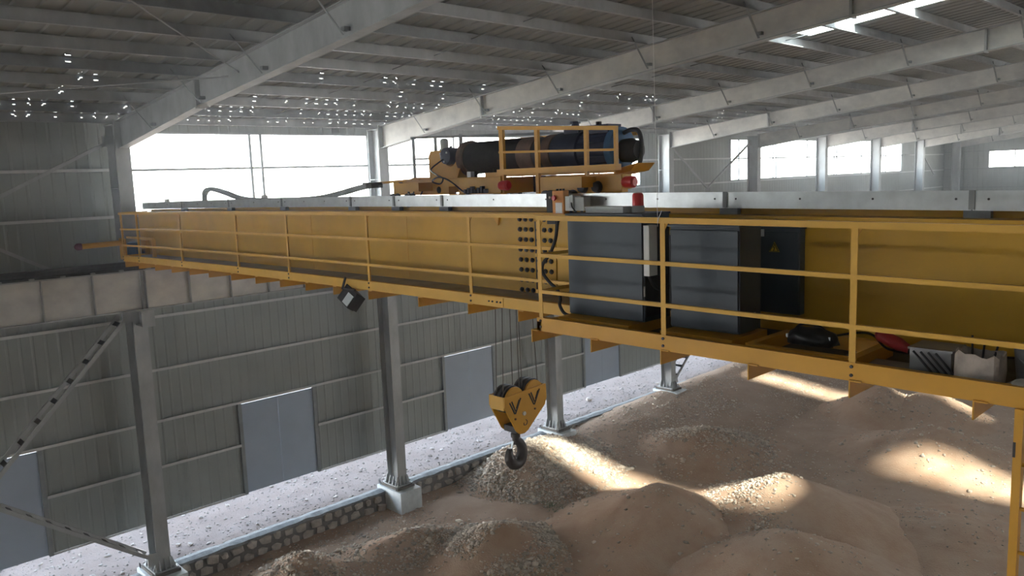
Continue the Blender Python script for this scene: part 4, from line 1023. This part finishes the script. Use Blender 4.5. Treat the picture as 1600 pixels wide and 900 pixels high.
# floodlight under the walkway
fd = thing('floodlight', (10.03, -.2, 8.0), 'black floodlight hanging under the left walkway edge', 'lamp')
MB().bar((9.92, -.17, 8.20), (9.86, -.20, 8.02), .02, .03).build('lamp_bracket', 'dark', fd)
MB().bar((9.9, -.2, 8.03), (10.2, -.2, 8.03), .03, .02).build('lamp_bracket', 'dark', fd)
tilt = Matrix.Rotation(math.radians(-32), 4, 'X') @ Matrix.Rotation(math.radians(20), 4, 'Y')
def tilted(mb, c):
    c = Vector(c); mb.v = [tuple(c + tilt.to_3x3() @ Vector(q)) for q in mb.v]; return mb
tilted(MB().box(-.20, .20, -.02, .10, -.13, .13), (10.03, -.22, 7.93)).build('lamp_housing', 'dark', fd, bevel=.01)
for k in range(7): tilted(MB().box(-.18 + k * .058, -.165 + k * .058, .10, .16, -.12, .12), (10.03, -.22, 7.93)).build('cooling_fin', 'dark', fd)
tilted(MB().box(.0, .18, -.032, -.02, -.11, .06), (10.03, -.22, 7.93)).build('lamp_glass', 'lens', fd)

# ------------------------------------------------------------------ clutter on the right of the platform
def lump(name, c, r, m, seed, lab, cat, amp=.25, sub=3):
    b = bmesh.new(); bmesh.ops.create_icosphere(b, subdivisions=sub, radius=1)
    for v in b.verts:
        k = 1 + amp * mnoise.fractal(v.co * 1.7 + Vector((seed, seed, 0)), 1, 2, 3)
        v.co = Vector((v.co.x * r[0], v.co.y * r[1], v.co.z * r[2] if v.co.z > -.3 else -.3 * r[2])) * k
    me = bpy.data.meshes.new(name); b.to_mesh(me); b.free()
    for p in me.polygons: p.use_smooth = True
    me.materials.append(M[m]); o = bpy.data.objects.new(name, me); COL.objects.link(o); o.location = c
    if lab: tag(o, lab, cat)
    return o
bag = thing('tool_bag', (17.22, -.38, 8.16), 'black tool bag lying in the yellow hatch frame', 'bag')
o = lump('bag_body', (0, 0, 0), (.21, .13, .12), 'bag', 2.2, None, None, .22); o.parent = bag
MB().tube(crom([(17.08, -.40, 8.24), (17.15, -.42, 8.29), (17.28, -.42, 8.29), (17.35, -.40, 8.23)], 6), .012, 6).build('bag_handle', 'bag', bag)
MB().box(17.02, 17.035, -.45, -.41, 8.17, 8.20).build('buckle', 'galv_bright', bag); MB().box(17.38, 17.395, -.45, -.41, 8.18, 8.21).build('buckle', 'galv_bright', bag)
cb = thing('power_cable', (17.6, -.2, 8.1), 'thin black cable snaking from the tool bag along the girder', 'cable')
MB().tube(crom([(17.35, -.3, 8.19), (17.5, -.2, 8.22), (17.6, -.12, 8.2), (17.75, -.2, 8.12), (17.95, -.1, 8.09), (18.3, .1, 8.08), (18.7, .2, 8.09)], 7), .010, 6).build('cable_sheath', 'black', cb)
tp = thing('angle_grinder', (17.82, -.2, 8.1), 'red tool with black end lying on the platform beside the hatch frame', 'tool')
MB().lathe((17.66, -.20, 8.235), (17.95, -.24, 8.135), [(0, .025), (.03, .05), (.2, .052), (.24, .04), (.30, .03)], 14).build('tool_body', 'red_cloth', tp, smooth=True)
MB().lathe((17.93, -.24, 8.14), (18.03, -.25, 8.11), [(0, .034), (.08, .03), (.1, .02)], 12).build('tool_head', 'black', tp, smooth=True); MB().lathe((17.985, -.27, 8.10), (17.985, -.27, 8.20), [(0, .018), (.06, .018), (.1, .012)], 10).build('side_handle', 'sign_yellow', tp)
pl = thing('steel_sheet_offcut', (17.95, -.6, 8.05), 'flat grey steel sheet lying on the deck before the red tool', 'sheet')
MB().add([(17.74, -.72, 8.05), (18.10, -.74, 8.05), (18.16, -.36, 8.052), (17.72, -.34, 8.052), (17.74, -.72, 8.062), (18.10, -.74, 8.062), (18.16, -.36, 8.064), (17.72, -.34, 8.064)], [(3, 2, 1, 0), (4, 5, 6, 7), (0, 1, 5, 4), (1, 2, 6, 5), (2, 3, 7, 6), (3, 0, 4, 7)]).build('sheet_plate', 'deck', pl)
gb = thing('grey_toolbox', (18.2, -.5, 8.05), 'grey steel box with dark rods beside the torn paper sack', 'box')
MB().box(18.06, 18.34, -.62, -.34, 8.05, 8.24).build('box_body', 'deck', gb, bevel=.006); MB().box(18.05, 18.35, -.63, -.33, 8.235, 8.25).build('box_lid', 'deck', gb)
for k in range(4): MB().cyl((18.10 + k * .05, -.66, 8.23), (18.26 + k * .05, -.70, 8.08), .008, n=6).build('steel_rod', 'dark', gb)
ct = thing('paper_sack', (18.53, -.66, 8.05), 'torn open pale paper sack standing on the platform edge', 'sack')
vs = []; fs = []; n = 28
for j, z in enumerate((8.05, 8.15, 8.27)):
    for i in range(n):
        a = 2 * PI * i / n; c_, s_ = math.cos(a), math.sin(a)
        k = 1 / max(abs(c_), abs(s_)) ** .75
        w = 1 + .06 * mnoise.noise(Vector((c_ * 2, s_ * 2, j * .8)))
        vs.append((18.53 + .145 * c_ * k * w, -.64 + .11 * s_ * k * w, z + (.045 * mnoise.noise(Vector((c_ * 2.5, s_ * 2.5, 4))) if j == 2 else 0)))
for j in range(2):
    for i in range(n): fs.append((j * n + i, j * n + (i + 1) % n, (j + 1) * n + (i + 1) % n, (j + 1) * n + i))
fs.append(tuple(range(n))[::-1])
o = MB().add(vs, fs).build('sack_wall', 'carton', ct); sm = o.modifiers.new('thick', 'SOLIDIFY'); sm.thickness = .008
for k in range(3): MB().cyl((18.47 + k * .05, -.60, 8.10), (18.44 + k * .08, -.52, 8.36 - .03 * k), .008, n=6).build('sack_content_rod', 'dark', ct)
lump('content', (0, 0, 0), (.12, .09, .05), 'dark', 5.5, None, None).parent = ct
g2 = thing('grey_bucket', (18.76, -.46, 8.05), 'dull green grey bucket behind the torn paper sack at the right edge', 'bucket')
MB().lathe((18.80, -.42, 8.05), (18.80, -.42, 8.31), [(0, .10), (.24, .125), (.25, .132), (.26, .13)], 20).build('bucket_body', 'deck', g2, smooth=True); MB().tube(crom([(18.68, -.42, 8.29), (18.72, -.5, 8.24), (18.80, -.55, 8.20), (18.90, -.5, 8.25), (18.92, -.42, 8.29)], 5), .005, 6).build('bucket_handle', 'galv', g2)
lump('cleaning_rag', (18.83, -.74, 8.09), (.13, .07, .05), 'rag', 8.1, 'crumpled dirty white rag on the platform edge at the right', 'rag', .35)

# ------------------------------------------------------------------ haze volume added to lift blacks and imitate veiling glare around the windows
hz_m = bpy.data.materials.new('veil_air'); hz_m.use_nodes = True; nt = hz_m.node_tree; nt.nodes.remove(nt.nodes['Principled BSDF'])
vs_ = nt.nodes.new('ShaderNodeVolumeScatter'); vs_.inputs['Color'].default_value = (0.86, 0.92, 1.0, 1); vs_.inputs['Density'].default_value = 0.0045; vs_.inputs['Anisotropy'].default_value = 0.82
nt.links.new(vs_.outputs[0], nt.nodes['Material Output'].inputs['Volume'])
M['haze'] = hz_m
hz = MB().box(-16, 54, -32, 68, -4, 18).build('glare_haze', 'haze')
tag(hz, 'thin haze added to the air of the hall for veiling glare', 'haze', kind='stuff')
